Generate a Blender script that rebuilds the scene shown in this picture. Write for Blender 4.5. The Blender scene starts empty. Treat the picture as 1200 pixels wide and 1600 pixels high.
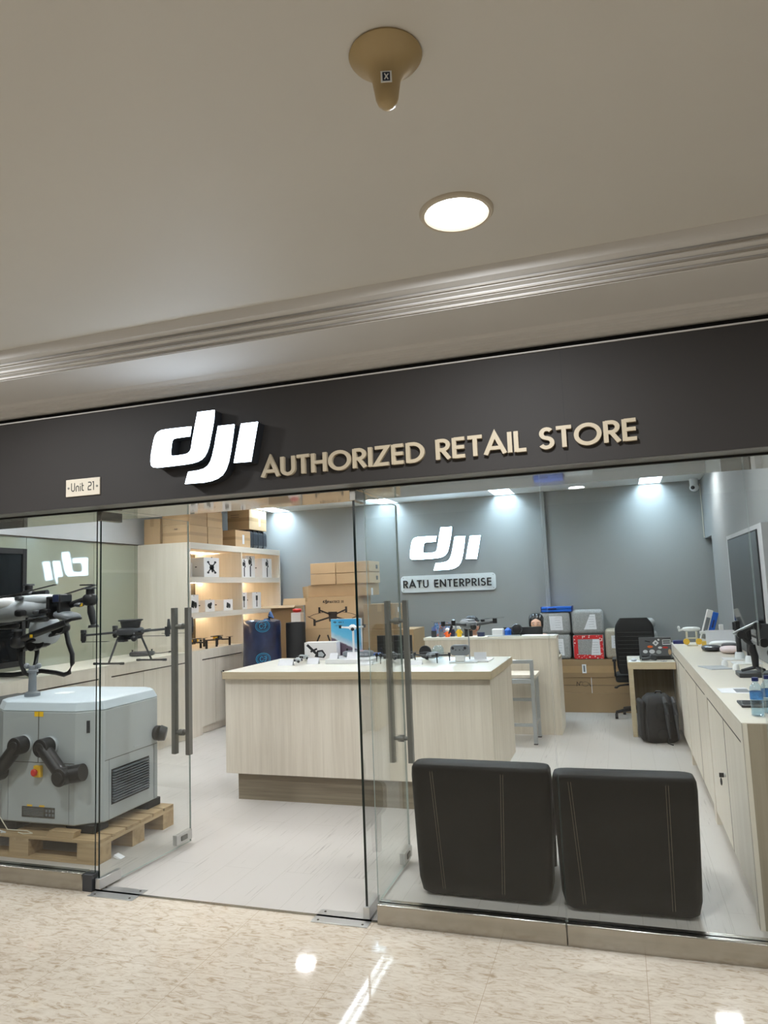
import bpy, bmesh, math, random
from mathutils import Vector, Matrix
random.seed(7)
PI = math.pi
C = bpy.context.scene.collection
SC = bpy.context.scene

# ---------------------------------------------------------------- camera
YAW, PITCH, ROLL, FPX, CD, CH = 0.3123200641, 0.1100654885, -0.0384134417, 1110.865, 3.3383151, 1.55
_f = Vector((-math.sin(YAW)*math.cos(PITCH), math.cos(YAW)*math.cos(PITCH), math.sin(PITCH)))
_r = Vector((math.cos(YAW), math.sin(YAW), 0)); _u = _r.cross(_f)
_c, _s = math.cos(ROLL), math.sin(ROLL)
CR, CU, CF = _c*_r+_s*_u, -_s*_r+_c*_u, _f
CO = Vector((0, -CD, CH))
cd = bpy.data.cameras.new('camera'); cam = bpy.data.objects.new('camera', cd); C.objects.link(cam)
cam.matrix_world = Matrix(((CR.x, CU.x, -CF.x, CO.x), (CR.y, CU.y, -CF.y, CO.y), (CR.z, CU.z, -CF.z, CO.z), (0, 0, 0, 1)))
cd.sensor_fit = 'VERTICAL'; cd.sensor_height = 36; cd.sensor_width = 27; cd.lens = FPX*36/1600; cd.clip_start = .05; cd.clip_end = 100
SC.camera = cam

def at(px, py, ax, val):
    "point of the place seen at a pixel, on the plane x/y/z = val"
    d = (px-600)/FPX*CR-(py-800)/FPX*CU+CF; i = 'xyz'.index(ax)
    return CO+d*((val-CO[i])/d[i])

# ---------------------------------------------------------------- world, exposure, light levels
SC.view_settings.view_transform = 'Standard'; SC.view_settings.look = 'None'
SC.view_settings.gamma = 1; SC.view_settings.use_curve_mapping = False; SC.view_settings.exposure = 0.0
w = bpy.data.worlds.new('mall'); SC.world = w; w.use_nodes = True
w.node_tree.nodes['Background'].inputs[0].default_value = (1, .93, .82, 1)
w.node_tree.nodes['Background'].inputs[1].default_value = .02
SHOP_L = 128.0
WASH_L = 40.0
MALL_W = 29.0
LED_L = 34.0        # warm shelf strips
SIGN_L = 7.0
SC.cycles.max_bounces = 10; SC.cycles.transparent_max_bounces = 24; SC.cycles.glossy_bounces = 5
SC.cycles.diffuse_bounces = 5; SC.cycles.transmission_bounces = 8
SC.cycles.use_denoising = True; SC.cycles.sample_clamp_indirect = 6; SC.cycles.caustics_reflective = False; SC.cycles.caustics_refractive = False

# ---------------------------------------------------------------- materials
def lin(c):
    return tuple(((v/255/12.92) if v/255 <= .04045 else ((v/255+.055)/1.055)**2.4) for v in c)+(1,)
def base(name):
    m = bpy.data.materials.new(name); m.use_nodes = True
    return m, m.node_tree, m.node_tree.nodes['Principled BSDF']
def nd(t, ty, **k):
    n = t.nodes.new(ty)
    for a, v in k.items(): setattr(n, a, v)
    return n
def coords(t, scale, kind='Object', rot=(0, 0, 0)):
    tc = nd(t, 'ShaderNodeTexCoord'); mp = nd(t, 'ShaderNodeMapping'); mp.inputs['Scale'].default_value = scale
    mp.inputs['Rotation'].default_value = rot
    t.links.new(tc.outputs[kind], mp.inputs[0]); return mp.outputs[0]
def ramp(t, src, stops):
    r = nd(t, 'ShaderNodeValToRGB'); e = r.color_ramp.elements
    while len(e) < len(stops): e.new(.5)
    for el, (p, c) in zip(e, stops): el.position = p; el.color = c
    t.links.new(src, r.inputs[0]); return r.outputs[0]
def noise(t, vec, scale=5, detail=4, rough=.5, dist=0):
    n = nd(t, 'ShaderNodeTexNoise'); n.inputs['Scale'].default_value = scale; n.inputs['Detail'].default_value = detail
    n.inputs['Roughness'].default_value = rough; n.inputs['Distortion'].default_value = dist
    t.links.new(vec, n.inputs['Vector']); return n.outputs['Fac']
def sh(c, k): return tuple(min(1, v*k) for v in c[:3])+(1,)
def pm(name, col, rough=.5, metal=0, var=.06, scale=8, bump=0, coat=0, spec=.5, stretch=(1, 1, 1), bscale=None, emis=0, ecol=None):
    m, t, p = base(name); c = lin(col)
    v = coords(t, stretch); n = noise(t, v, scale)
    t.links.new(ramp(t, n, [(.3, sh(c, 1-var)), (.7, sh(c, 1+var))]), p.inputs['Base Color'])
    p.inputs['Roughness'].default_value = rough; p.inputs['Metallic'].default_value = metal
    p.inputs['Coat Weight'].default_value = coat; p.inputs['Specular IOR Level'].default_value = spec
    if bump:
        b = nd(t, 'ShaderNodeBump'); b.inputs['Strength'].default_value = bump; b.inputs['Distance'].default_value = .004
        t.links.new(noise(t, v, bscale or scale*6), b.inputs['Height']); t.links.new(b.outputs[0], p.inputs['Normal'])
    if emis:
        p.inputs['Emission Color'].default_value = lin(ecol or col); p.inputs['Emission Strength'].default_value = emis
    return m
def wood(name, c1, c2, rough=.45, axis='z', sc=1.0):
    m, t, p = base(name); s = {'x': (1.2, 45, 45), 'y': (45, 1.2, 45), 'z': (45, 45, 1.2)}[axis]
    v = coords(t, tuple(a*sc for a in s)); n = noise(t, v, 1.6, 6, .6, .3)
    v2 = coords(t, tuple(a*sc*.22 for a in s)); n2 = noise(t, v2, 1.2, 2)
    mx = nd(t, 'ShaderNodeMath', operation='ADD'); t.links.new(n, mx.inputs[0]); t.links.new(n2, mx.inputs[1])
    hf = nd(t, 'ShaderNodeMath', operation='MULTIPLY'); hf.inputs[1].default_value = .5; t.links.new(mx.outputs[0], hf.inputs[0])
    t.links.new(ramp(t, hf.outputs[0], [(.36, lin(c2)), (.58, lin(c1))]), p.inputs['Base Color'])
    p.inputs['Roughness'].default_value = rough
    return m
def emit(name, col, s):
    m, t, p = base(name); p.inputs['Base Color'].default_value = lin(col)
    p.inputs['Emission Color'].default_value = lin(col)
    p.inputs['Emission Strength'].default_value = s; return m
def glassm(name, tint=(.97, .98, .975), rough=0, ior=1.45, extra=0.0):
    m, t, p = base(name); t.nodes.remove(p)
    tr = nd(t, 'ShaderNodeBsdfTransparent'); tr.inputs[0].default_value = tint+(1,)
    gl = nd(t, 'ShaderNodeBsdfGlossy'); gl.inputs['Roughness'].default_value = rough; gl.inputs[0].default_value = (1, 1, 1, 1)
    fr = nd(t, 'ShaderNodeFresnel'); ge = nd(t, 'ShaderNodeNewGeometry')
    io = nd(t, 'ShaderNodeMath', operation='MULTIPLY_ADD'); t.links.new(ge.outputs['Backfacing'], io.inputs[0]); io.inputs[1].default_value = 1/ior-ior; io.inputs[2].default_value = ior
    t.links.new(io.outputs[0], fr.inputs[0])
    f = fr.outputs[0]
    if extra:
        a = nd(t, 'ShaderNodeMath', operation='ADD'); a.inputs[1].default_value = extra; t.links.new(f, a.inputs[0]); f = a.outputs[0]
    mx = nd(t, 'ShaderNodeMixShader'); t.links.new(f, mx.inputs[0]); t.links.new(tr.outputs[0], mx.inputs[1]); t.links.new(gl.outputs[0], mx.inputs[2])
    t.links.new(mx.outputs[0], t.nodes['Material Output'].inputs[0]); return m
def clear(name, tint=(.97, .985, 1), rough=.05, extra=.05):
    return glassm(name, tint, rough, 1.35, extra)

M = {}
M['lam'] = wood('cream_laminate', (230, 222, 208), (219, 210, 194))
M['lamh'] = wood('cream_laminate_shelf', (228, 221, 209), (219, 211, 197), axis='y')
M['lamx'] = wood('cream_laminate_edge', (205, 190, 160), (190, 174, 143), axis='x')
M['isl'] = wood('washed_wood_laminate', (222, 213, 197), (206, 196, 179), sc=1.2)
M['top'] = pm('white_laminate_top', (236, 234, 222), .25, var=.02)
M['topc'] = pm('cream_counter_top', (224, 218, 203), .3, var=.03, stretch=(30, 1, 1))
M['plinth'] = wood('taupe_plinth', (150, 138, 118), (124, 112, 94), axis='x')
M['shadeend'] = wood('shaded_end_wood', (164, 152, 132), (142, 130, 110))  # darker wood, with the shade of the counter end put into its colour
M['gap'] = pm('shadow_gap_brown', (70, 62, 52), .7)
M['ply'] = wood('pallet_ply', (184, 158, 120), (146, 120, 84), .7, axis='x', sc=.5)
M['plyy'] = wood('pallet_ply_long', (188, 163, 126), (150, 124, 90), .7, axis='y', sc=.5)
M['wall'] = pm('grey_painted_wall', (145, 147, 146), .55, var=.035, scale=1.3, bump=.03, bscale=60)
M['wallL'] = pm('light_grey_wall', (190, 192, 194), .5, var=.02)
M['ceil'] = pm('white_ceiling_paint', (226, 226, 222), .6, var=.015, scale=1)
M['mceil'] = pm('mall_ceiling_paint', (208, 205, 198), .62, var=.02, scale=1.2)
M['mcor'] = pm('mall_cornice_paint', (208, 206, 203), .8, var=.02, scale=2)
M['groove'] = pm('cornice_groove', (160, 154, 144), .6)
M['fascia'] = pm('dark_taupe_fascia', (54, 51, 49), .62, var=.05, scale=1.5, spec=.25)
M['dgap'] = pm('black_gap', (14, 13, 12), .6)
M['soffit'] = pm('glossy_beige_soffit', (196, 190, 178), .07, coat=.6, var=.02, spec=1)
M['backp'] = pm('back_painted_green_grey_glass', (150, 154, 138), .03, coat=1, var=.02, scale=.7, spec=.7)
M['black'] = pm('black_plastic', (24, 24, 26), .38, var=.1)
M['blackm'] = pm('matte_black', (18, 18, 19), .65, var=.1, scale=20)
M['dark'] = pm('charcoal_plastic', (52, 54, 57), .42, var=.08)
M['grey'] = pm('mid_grey_plastic', (116, 121, 126), .4, var=.05)
M['lgrey'] = pm('light_grey_shell', (176, 182, 186), .38, var=.03)
M['body'] = pm('station_grey_shell', (168, 174, 175), .36, var=.02, scale=2)
M['lid'] = pm('station_pale_lid', (192, 203, 210), .34, var=.02, scale=2)
M['white'] = pm('white_plastic', (238, 240, 240), .35, var=.02)
M['paper'] = pm('white_paper', (236, 238, 242), .7, var=.03, scale=20)
M['card'] = pm('white_carton', (242, 240, 238), .4, var=.015)
M['alu'] = pm('silver_metal', (178, 182, 184), .35, metal=.7, var=.03)
M['steel'] = pm('brushed_steel', (176, 172, 163), .22, metal=1, var=.1, scale=3, stretch=(.4, 8, 8))
M['steeld'] = pm('dark_brushed_steel', (124, 123, 118), .38, metal=.45, var=.08, scale=3, stretch=(8, 8, .4))
M['chrome'] = pm('polished_steel', (200, 200, 198), .28, metal=.75, var=.02)
M['edge'] = pm('dark_glass_edge', (12, 26, 24), .15, var=.1)
M['lightedge'] = pm('clear_glass_edge', (176, 190, 184), .2, var=.1, scale=30)
M['glass'] = glassm('shopfront_glass', (.962, .974, .966), ior=1.38)
M['blue'] = pm('blue_plastic', (26, 96, 196), .35, var=.06)
M['blued'] = pm('dark_blue_wrap', (30, 40, 70), .28, var=.4, scale=7, bump=1.0, bscale=11, coat=.6)
M['cyan'] = pm('cyan_print', (30, 130, 170), .4)
M['red'] = pm('red_plastic', (196, 44, 34), .4)
M['redt'] = pm('red_tape', (205, 45, 48), .35)
M['orange'] = pm('orange_plastic', (238, 108, 40), .45)
M['yellow'] = pm('yellow_label', (236, 190, 40), .5)
M['amber'] = pm('amber_liquid_plastic', (240, 196, 70), .3)
M['teal'] = pm('teal_bag', (24, 100, 118), .5)
M['kraft'] = pm('kraft_cardboard', (198, 167, 128), .75, var=.05, scale=3, bump=.05)
M['kraft2'] = pm('kraft_cardboard_tan', (186, 157, 120), .75, var=.06, scale=3, bump=.05)
M['kraft3'] = pm('kraft_cardboard_dark', (158, 132, 98), .75, var=.06, scale=3, bump=.05)
M['tape'] = pm('clear_brown_tape', (176, 146, 106), .3)
M['ink'] = pm('dark_print', (44, 34, 26), .6)
M['inkb'] = pm('black_print', (26, 26, 28), .6, var=.2, scale=40)
M['mirror'] = pm('dark_reflection_glass', (66, 60, 48), .04, coat=.3)
M['foam'] = None
M['leather'] = pm('black_leatherette', (11, 11, 10), .5, var=.08, scale=5, spec=.12)
M['louvre'] = pm('blue_grey_louvre', (98, 106, 112), .35)
M['stitch'] = pm('tan_stitching', (120, 108, 88), .7)
M['mesh'] = pm('black_chair_fabric', (20, 20, 21), .75, var=.2, scale=40, bump=.2)
M['bag'] = pm('black_backpack_fabric', (22, 21, 22), .72, var=.25, scale=14, bump=.1, bscale=30)
M['screen'] = pm('tv_screen', (20, 22, 24), .06, coat=.0, spec=.35, var=.02)
M['hair'] = pm('black_hair', (15, 13, 13), .35, var=.3, scale=30, stretch=(1, 1, .2))
M['skin'] = pm('warm_skin', (222, 176, 150), .5, var=.04)
M['cloth'] = pm('dark_shirt', (38, 40, 48), .8, var=.1)
M['clothb'] = pm('navy_shirt', (34, 44, 72), .8, var=.1)
M['denim'] = pm('dark_trousers', (30, 32, 40), .8, var=.1)
M['beige'] = pm('aged_beige_plastic', (176, 154, 112), .4, var=.12, scale=6)
M['gold'] = pm('champagne_lettering', (184, 170, 145), .45, var=.02)
M['plate'] = pm('cream_plate', (206, 196, 178), .5, var=.02)
M['signwhite'] = emit('lit_white_sign', (222, 238, 255), SIGN_L)
M['signwall'] = emit('lit_wall_sign', (200, 230, 255), SIGN_L*2)
M['signside'] = pm('dark_sign_return', (40, 42, 46), .35)
M['panel'] = emit('lit_ceiling_panel', (244, 247, 250), SHOP_L)
M['wash'] = emit('lit_wall_wash_panel', (214, 238, 255), WASH_L)
M['led'] = emit('warm_led_strip', (255, 228, 192), LED_L)
M['tube'] = emit('lit_white_tube', (236, 246, 255), 10)
M['down'] = emit('lit_downlight', (255, 252, 246), 14)
M['acryl'] = pm('frosted_acrylic', (226, 232, 234), .3, var=.03, coat=.5)
M['dotglass'] = clear('clear_plastic')
M['water'] = clear('blue_clear_bottle', (.8, .91, .97), .08, .1)
M['bluecap'] = pm('navy_cap', (18, 34, 96), .4)
M['lcd'] = pm('black_gloss', (10, 10, 12), .08, coat=1)
M['cream'] = pm('cream_cable', (222, 216, 198), .5)
M['stain'] = pm('sooty_wood', (96, 82, 62), .8, var=.3)

def foam():
    m, t, p = base('grey_expanded_foam'); v = coords(t, (1, 1, 1)); n = nd(t, 'ShaderNodeTexVoronoi'); n.inputs['Scale'].default_value = 130
    t.links.new(v, n.inputs['Vector'])
    t.links.new(ramp(t, n.outputs['Distance'], [(.1, lin((178, 180, 178))), (.8, lin((140, 142, 141)))]), p.inputs['Base Color'])
    p.inputs['Roughness'].default_value = .7; return m
M['foam'] = foam()
def foam2():
    m, t, p = base('beige_expanded_foam'); v = coords(t, (1, 1, 1)); n = nd(t, 'ShaderNodeTexVoronoi'); n.inputs['Scale'].default_value = 130
    t.links.new(v, n.inputs['Vector'])
    t.links.new(ramp(t, n.outputs['Distance'], [(.1, lin((190, 183, 166))), (.8, lin((158, 150, 134)))]), p.inputs['Base Color'])
    p.inputs['Roughness'].default_value = .7; return m
M['foamb'] = foam2()
def tape_pattern():   # red fragile tape with white marks
    m, t, p = base('red_white_marked_tape'); v = coords(t, (1, 1, 1)); n = nd(t, 'ShaderNodeTexVoronoi'); n.inputs['Scale'].default_value = 34
    t.links.new(v, n.inputs['Vector'])
    t.links.new(ramp(t, n.outputs['Distance'], [(.27, lin((236, 226, 220))), (.3, lin((205, 42, 46)))]), p.inputs['Base Color'])
    p.inputs['Roughness'].default_value = .35; return m
M['redw'] = tape_pattern()
def shopfloor():
    m, t, p = base('pale_oak_plank_floor'); v = coords(t, (1, 1, 1), rot=(0, 0, PI/2))
    b = nd(t, 'ShaderNodeTexBrick'); b.inputs['Scale'].default_value = 1; b.inputs['Brick Width'].default_value = 1.25; b.inputs['Row Height'].default_value = .19
    b.inputs['Mortar Size'].default_value = .0012; b.inputs['Mortar Smooth'].default_value = .1; b.offset = .37; b.inputs['Bias'].default_value = 0
    b.inputs['Color1'].default_value = (.35, .35, .35, 1); b.inputs['Color2'].default_value = (.65, .65, .65, 1); b.inputs['Mortar'].default_value = (0, 0, 0, 1)
    t.links.new(v, b.inputs['Vector'])
    g = noise(t, coords(t, (34, 1.3, 1)), 2.4, 7, .65, .6); g2 = noise(t, coords(t, (90, 2.2, 1)), 1.5, 3)
    a = nd(t, 'ShaderNodeMath', operation='ADD'); t.links.new(g, a.inputs[0]); t.links.new(g2, a.inputs[1])
    s = nd(t, 'ShaderNodeSeparateColor'); t.links.new(b.outputs['Color'], s.inputs[0])
    k = nd(t, 'ShaderNodeMath', operation='MULTIPLY_ADD'); t.links.new(s.outputs[0], k.inputs[0]); k.inputs[1].default_value = .7; t.links.new(a.outputs[0], k.inputs[2])
    d = nd(t, 'ShaderNodeMath', operation='MULTIPLY'); d.inputs[1].default_value = .8; t.links.new(k.outputs[0], d.inputs[0])
    col = ramp(t, d.outputs[0], [(.73, lin((118, 112, 104))), (.95, lin((190, 185, 179)))])
    mx = nd(t, 'ShaderNodeMix', data_type='RGBA'); t.links.new(b.outputs['Fac'], mx.inputs['Factor'])
    t.links.new(col, mx.inputs['A']); mx.inputs['B'].default_value = lin((166, 160, 151))
    t.links.new(mx.outputs['Result'], p.inputs['Base Color']); p.inputs['Roughness'].default_value = .36
    return m
M['sfloor'] = shopfloor()
def mallfloor():
    m, t, p = base('polished_beige_marble'); v = coords(t, (1.0, 2.6, 1), rot=(0, 0, .9))
    n = noise(t, v, 15, 9, .66, 1.2); n2 = noise(t, coords(t, (1, 1, 1)), 1.1, 3)
    c = ramp(t, n, [(.33, lin((176, 158, 134))), (.45, lin((203, 191, 174))), (.52, lin((212, 202, 186))), (.75, lin((222, 214, 200)))])
    c2 = ramp(t, n2, [(.3, (.88, .86, .84, 1)), (.7, (1.02, 1.01, 1, 1))])
    mu = nd(t, 'ShaderNodeMix', data_type='RGBA', blend_type='MULTIPLY'); mu.inputs['Factor'].default_value = 1
    t.links.new(c, mu.inputs['A']); t.links.new(c2, mu.inputs['B'])
    b = nd(t, 'ShaderNodeTexBrick'); b.inputs['Scale'].default_value = 1; b.inputs['Brick Width'].default_value = .6; b.inputs['Row Height'].default_value = .6; b.offset = 0
    b.inputs['Mortar Size'].default_value = .0013; b.inputs['Mortar Smooth'].default_value = .3
    t.links.new(coords(t, (1, 1, 1)), b.inputs['Vector'])
    mx = nd(t, 'ShaderNodeMix', data_type='RGBA'); t.links.new(b.outputs['Fac'], mx.inputs['Factor'])
    t.links.new(mu.outputs['Result'], mx.inputs['A']); mx.inputs['B'].default_value = lin((176, 158, 136))
    t.links.new(mx.outputs['Result'], p.inputs['Base Color']); p.inputs['Roughness'].default_value = .045; p.inputs['Specular IOR Level'].default_value = .5
    return m
M['mfloor'] = mallfloor()
def poster():
    m, t, p = base('printed_sky_and_mountain'); tc = nd(t, 'ShaderNodeTexCoord'); s = nd(t, 'ShaderNodeSeparateXYZ'); t.links.new(tc.outputs['Object'], s.inputs[0])
    x = nd(t, 'ShaderNodeMath', operation='MULTIPLY_ADD'); t.links.new(s.outputs[0], x.inputs[0]); x.inputs[1].default_value = .45; t.links.new(s.outputs[2], x.inputs[2])
    nz = noise(t, coords(t, (1, 1, 1)), 25, 4); y = nd(t, 'ShaderNodeMath', operation='MULTIPLY_ADD'); t.links.new(nz, y.inputs[0]); y.inputs[1].default_value = .03; t.links.new(x.outputs[0], y.inputs[2])
    t.links.new(ramp(t, y.outputs[0], [(.0, lin((70, 70, 90))), (.03, lin((84, 70, 84))), (.135, lin((104, 88, 104))), (.145, lin((216, 226, 232))), (.2, lin((110, 190, 222))), (.34, lin((64, 160, 210)))]), p.inputs['Base Color'])
    p.inputs['Roughness'].default_value = .3; return m
M['poster'] = poster()

# ---------------------------------------------------------------- mesh helpers
class B:
    def __init__(s): s.bm = bmesh.new()
    def _add(s, vs, fs, mi=0):
        v = [s.bm.verts.new(Vector(p)) for p in vs]
        for f in fs:
            try: s.bm.faces.new([v[i] for i in f]).material_index = mi
            except ValueError: pass
        return s
    def bx(s, x0, x1, y0, y1, z0, z1, rot=None, mi=0, pivot=None):
        vs = [Vector((x, y, z)) for z in (z0, z1) for x, y in ((x0, y0), (x1, y0), (x1, y1), (x0, y1))]
        if rot is not None:
            c = Vector(pivot) if pivot else Vector(((x0+x1)/2, (y0+y1)/2, (z0+z1)/2)); vs = [c+rot@(v-c) for v in vs]
        return s._add(vs, [(3, 2, 1, 0), (4, 5, 6, 7), (0, 1, 5, 4), (1, 2, 6, 5), (2, 3, 7, 6), (3, 0, 4, 7)], mi)
    def bc(s, c, sx, sy, sz, rot=None): return s.bx(c[0]-sx/2, c[0]+sx/2, c[1]-sy/2, c[1]+sy/2, c[2]-sz/2, c[2]+sz/2, rot)
    def ring(s, c, ax, r, n, ref=None):
        ax = Vector(ax).normalized(); a = ref or (Vector((0, 0, 1)) if abs(ax.z) < .95 else Vector((1, 0, 0)))
        u = ax.cross(a).normalized(); v = ax.cross(u)
        return [Vector(c)+(u*math.cos(2*PI*i/n)+v*math.sin(2*PI*i/n))*r for i in range(n)]
    def tube(s, pts, r, n=10, close=True):
        pts = [Vector(p) for p in pts]; rs = r if isinstance(r, (list, tuple)) else [r]*len(pts); vs = []
        for i, p in enumerate(pts):
            a = (pts[min(i+1, len(pts)-1)]-pts[max(i-1, 0)])
            vs += s.ring(p, a, rs[i], n)
        fs = [(k*n+i, k*n+(i+1) % n, (k+1)*n+(i+1) % n, (k+1)*n+i) for k in range(len(pts)-1) for i in range(n)]
        if close: fs += [tuple(range(n-1, -1, -1)), tuple(range((len(pts)-1)*n, len(pts)*n))]
        return s._add(vs, fs)
    def cyl(s, p0, p1, r0, r1=None, n=20): return s.tube([p0, p1], [r0, r0 if r1 is None else r1], n)
    def lathe(s, prof, c=(0, 0, 0), n=28, ax=(0, 0, 1)):
        c = Vector(c); ax = Vector(ax).normalized(); vs = []
        a = Vector((0, 0, 1)) if abs(ax.z) < .95 else Vector((1, 0, 0)); u = ax.cross(a).normalized(); v = ax.cross(u)
        for r, z in prof: vs += [c+ax*z+(u*math.cos(2*PI*i/n)+v*math.sin(2*PI*i/n))*max(r, 1e-4) for i in range(n)]
        m = len(prof); fs = [(k*n+i, k*n+(i+1) % n, (k+1)*n+(i+1) % n, (k+1)*n+i) for k in range(m-1) for i in range(n)]
        fs += [tuple(range(n-1, -1, -1)), tuple(range((m-1)*n, m*n))]
        return s._add(vs, fs)
    def ell(s, c, rx, ry, rz, n=18, rot=None, p=1.0):
        c = Vector(c); m = max(6, n//2); vs = []
        f = lambda t: math.copysign(abs(t)**p, t)
        for k in range(m+1):
            th = PI*k/m
            for i in range(n):
                q = Vector((rx*f(math.sin(th))*f(math.cos(2*PI*i/n)), ry*f(math.sin(th))*f(math.sin(2*PI*i/n)), rz*f(math.cos(th))))
                vs.append(c+(rot@q if rot is not None else q))
        fs = [(k*n+i, (k+1)*n+i, (k+1)*n+(i+1) % n, k*n+(i+1) % n) for k in range(m) for i in range(n)]
        return s._add(vs, fs)
    def prism(s, pts, f, d0, d1, mi=0):
        "polygon pts (u, v) lifted by f(u, v, d) between depths d0 and d1"
        n = len(pts); vs = [f(u, v, d0) for u, v in pts]+[f(u, v, d1) for u, v in pts]
        return s._add(vs, [tuple(range(n)), tuple(range(2*n-1, n-1, -1))]+[(i, i+n, (i+1) % n+n, (i+1) % n) for i in range(n)], mi)
    def stroke(s, pts, wd, f, d0, d1):
        q_ = [Vector(p).to_2d() for p in pts]; pts = [q_[0]]+[b for a, b in zip(q_, q_[1:]) if (b-a).length > 1e-5]; n = len(pts); L, R_ = [], []
        loop = (pts[0]-pts[-1]).length < 1e-6 and n > 3
        for i in range(n):
            a = pts[i-1] if i > 0 else (pts[-2] if loop else None); b = pts[i+1] if i < n-1 else (pts[1] if loop else None)
            d1_ = (pts[i]-a).normalized() if a is not None else None; d2_ = (b-pts[i]).normalized() if b is not None else None
            if d1_ is None: d1_ = d2_
            if d2_ is None: d2_ = d1_
            t = (d1_+d2_); t = t.normalized() if t.length > 1e-6 else d1_
            nn = Vector((-t.y, t.x)); k = wd/2/max(.35, nn.dot(Vector((-d1_.y, d1_.x)))); L.append(pts[i]+nn*k); R_.append(pts[i]-nn*k)
        vs = []
        for q in (L, R_):
            for d in (d0, d1): vs += [f(p.x, p.y, d) for p in q]
        fs = []
        for i in range(n-1):
            a, b, c, d = i, n+i, 2*n+i, 3*n+i
            fs += [(a, a+1, c+1, c), (b, d, d+1, b+1), (a, b, b+1, a+1), (c, c+1, d+1, d)]
        if not loop: fs += [(0, 2*n, 3*n, n), (n-1, 2*n-1, 4*n-1, 3*n-1)]
        return s._add(vs, fs)

def obj(name, b, m, parent=None, bevel=0, smooth=True, w=False, seg=2, sub=0, ang=35, keep=False):
    bm = b.bm
    if w and parent is not None:
        inv = parent_world(parent).inverted(); bmesh.ops.transform(bm, matrix=inv, verts=bm.verts)
    off = Vector((0, 0, 0))
    if parent is None and not keep:
        xs = [v.co for v in bm.verts]
        off = Vector(((min(v.x for v in xs)+max(v.x for v in xs))/2, (min(v.y for v in xs)+max(v.y for v in xs))/2, min(v.z for v in xs)))
        bmesh.ops.translate(bm, vec=-off, verts=bm.verts)
    bmesh.ops.recalc_face_normals(bm, faces=bm.faces)
    me = bpy.data.meshes.new(name); bm.to_mesh(me); bm.free()
    if isinstance(m, (list, tuple)):
        for q in m: me.materials.append(q)
    else: me.materials.append(m)
    o = bpy.data.objects.new(name, me); C.objects.link(o); o.location = off
    if parent is not None: o.parent = parent
    if smooth: me.shade_smooth(); me.set_sharp_from_angle(angle=math.radians(ang))
    if bevel:
        md = o.modifiers.new('bevel', 'BEVEL'); md.width = bevel; md.segments = seg; md.limit_method = 'ANGLE'; md.angle_limit = math.radians(40)
    if sub:
        md = o.modifiers.new('sub', 'SUBSURF'); md.levels = sub; md.render_levels = sub
    return o
def parent_world(o):
    m = Matrix.Translation(o.location) @ Matrix.Rotation(o.rotation_euler.z, 4, 'Z')
    return parent_world(o.parent)@m if o.parent else m
def tag(o, label, cat, group=None, kind=None):
    o['label'] = label; o['category'] = cat
    if group: o['group'] = group
    if kind: o['kind'] = kind
    return o
def T(name, label, cat, loc=(0, 0, 0), rz=0, group=None):
    o = bpy.data.objects.new(name, None); o.empty_display_size = .05; C.objects.link(o)
    o.location = loc; o.rotation_euler = (0, 0, rz); return tag(o, label, cat, group)
def struct(name, b, m, **k):
    o = obj(name, b, m, keep=True, **k); o['kind'] = 'structure'; return o
def dup(root, loc, rz=0, label=None, scale=None):
    r = root.copy(); C.objects.link(r); r.location = loc; r.rotation_euler = (0, 0, rz); r['label'] = label
    if scale: r.scale = scale
    for ch in list(root.children):
        c = ch.copy(); C.objects.link(c); c.parent = r
        for g in list(ch.children):
            d = g.copy(); C.objects.link(d); d.parent = c
    return r
def RX(a): return Matrix.Rotation(a, 3, 'X')
def RY(a): return Matrix.Rotation(a, 3, 'Y')
def RZ(a): return Matrix.Rotation(a, 3, 'Z')

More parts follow.
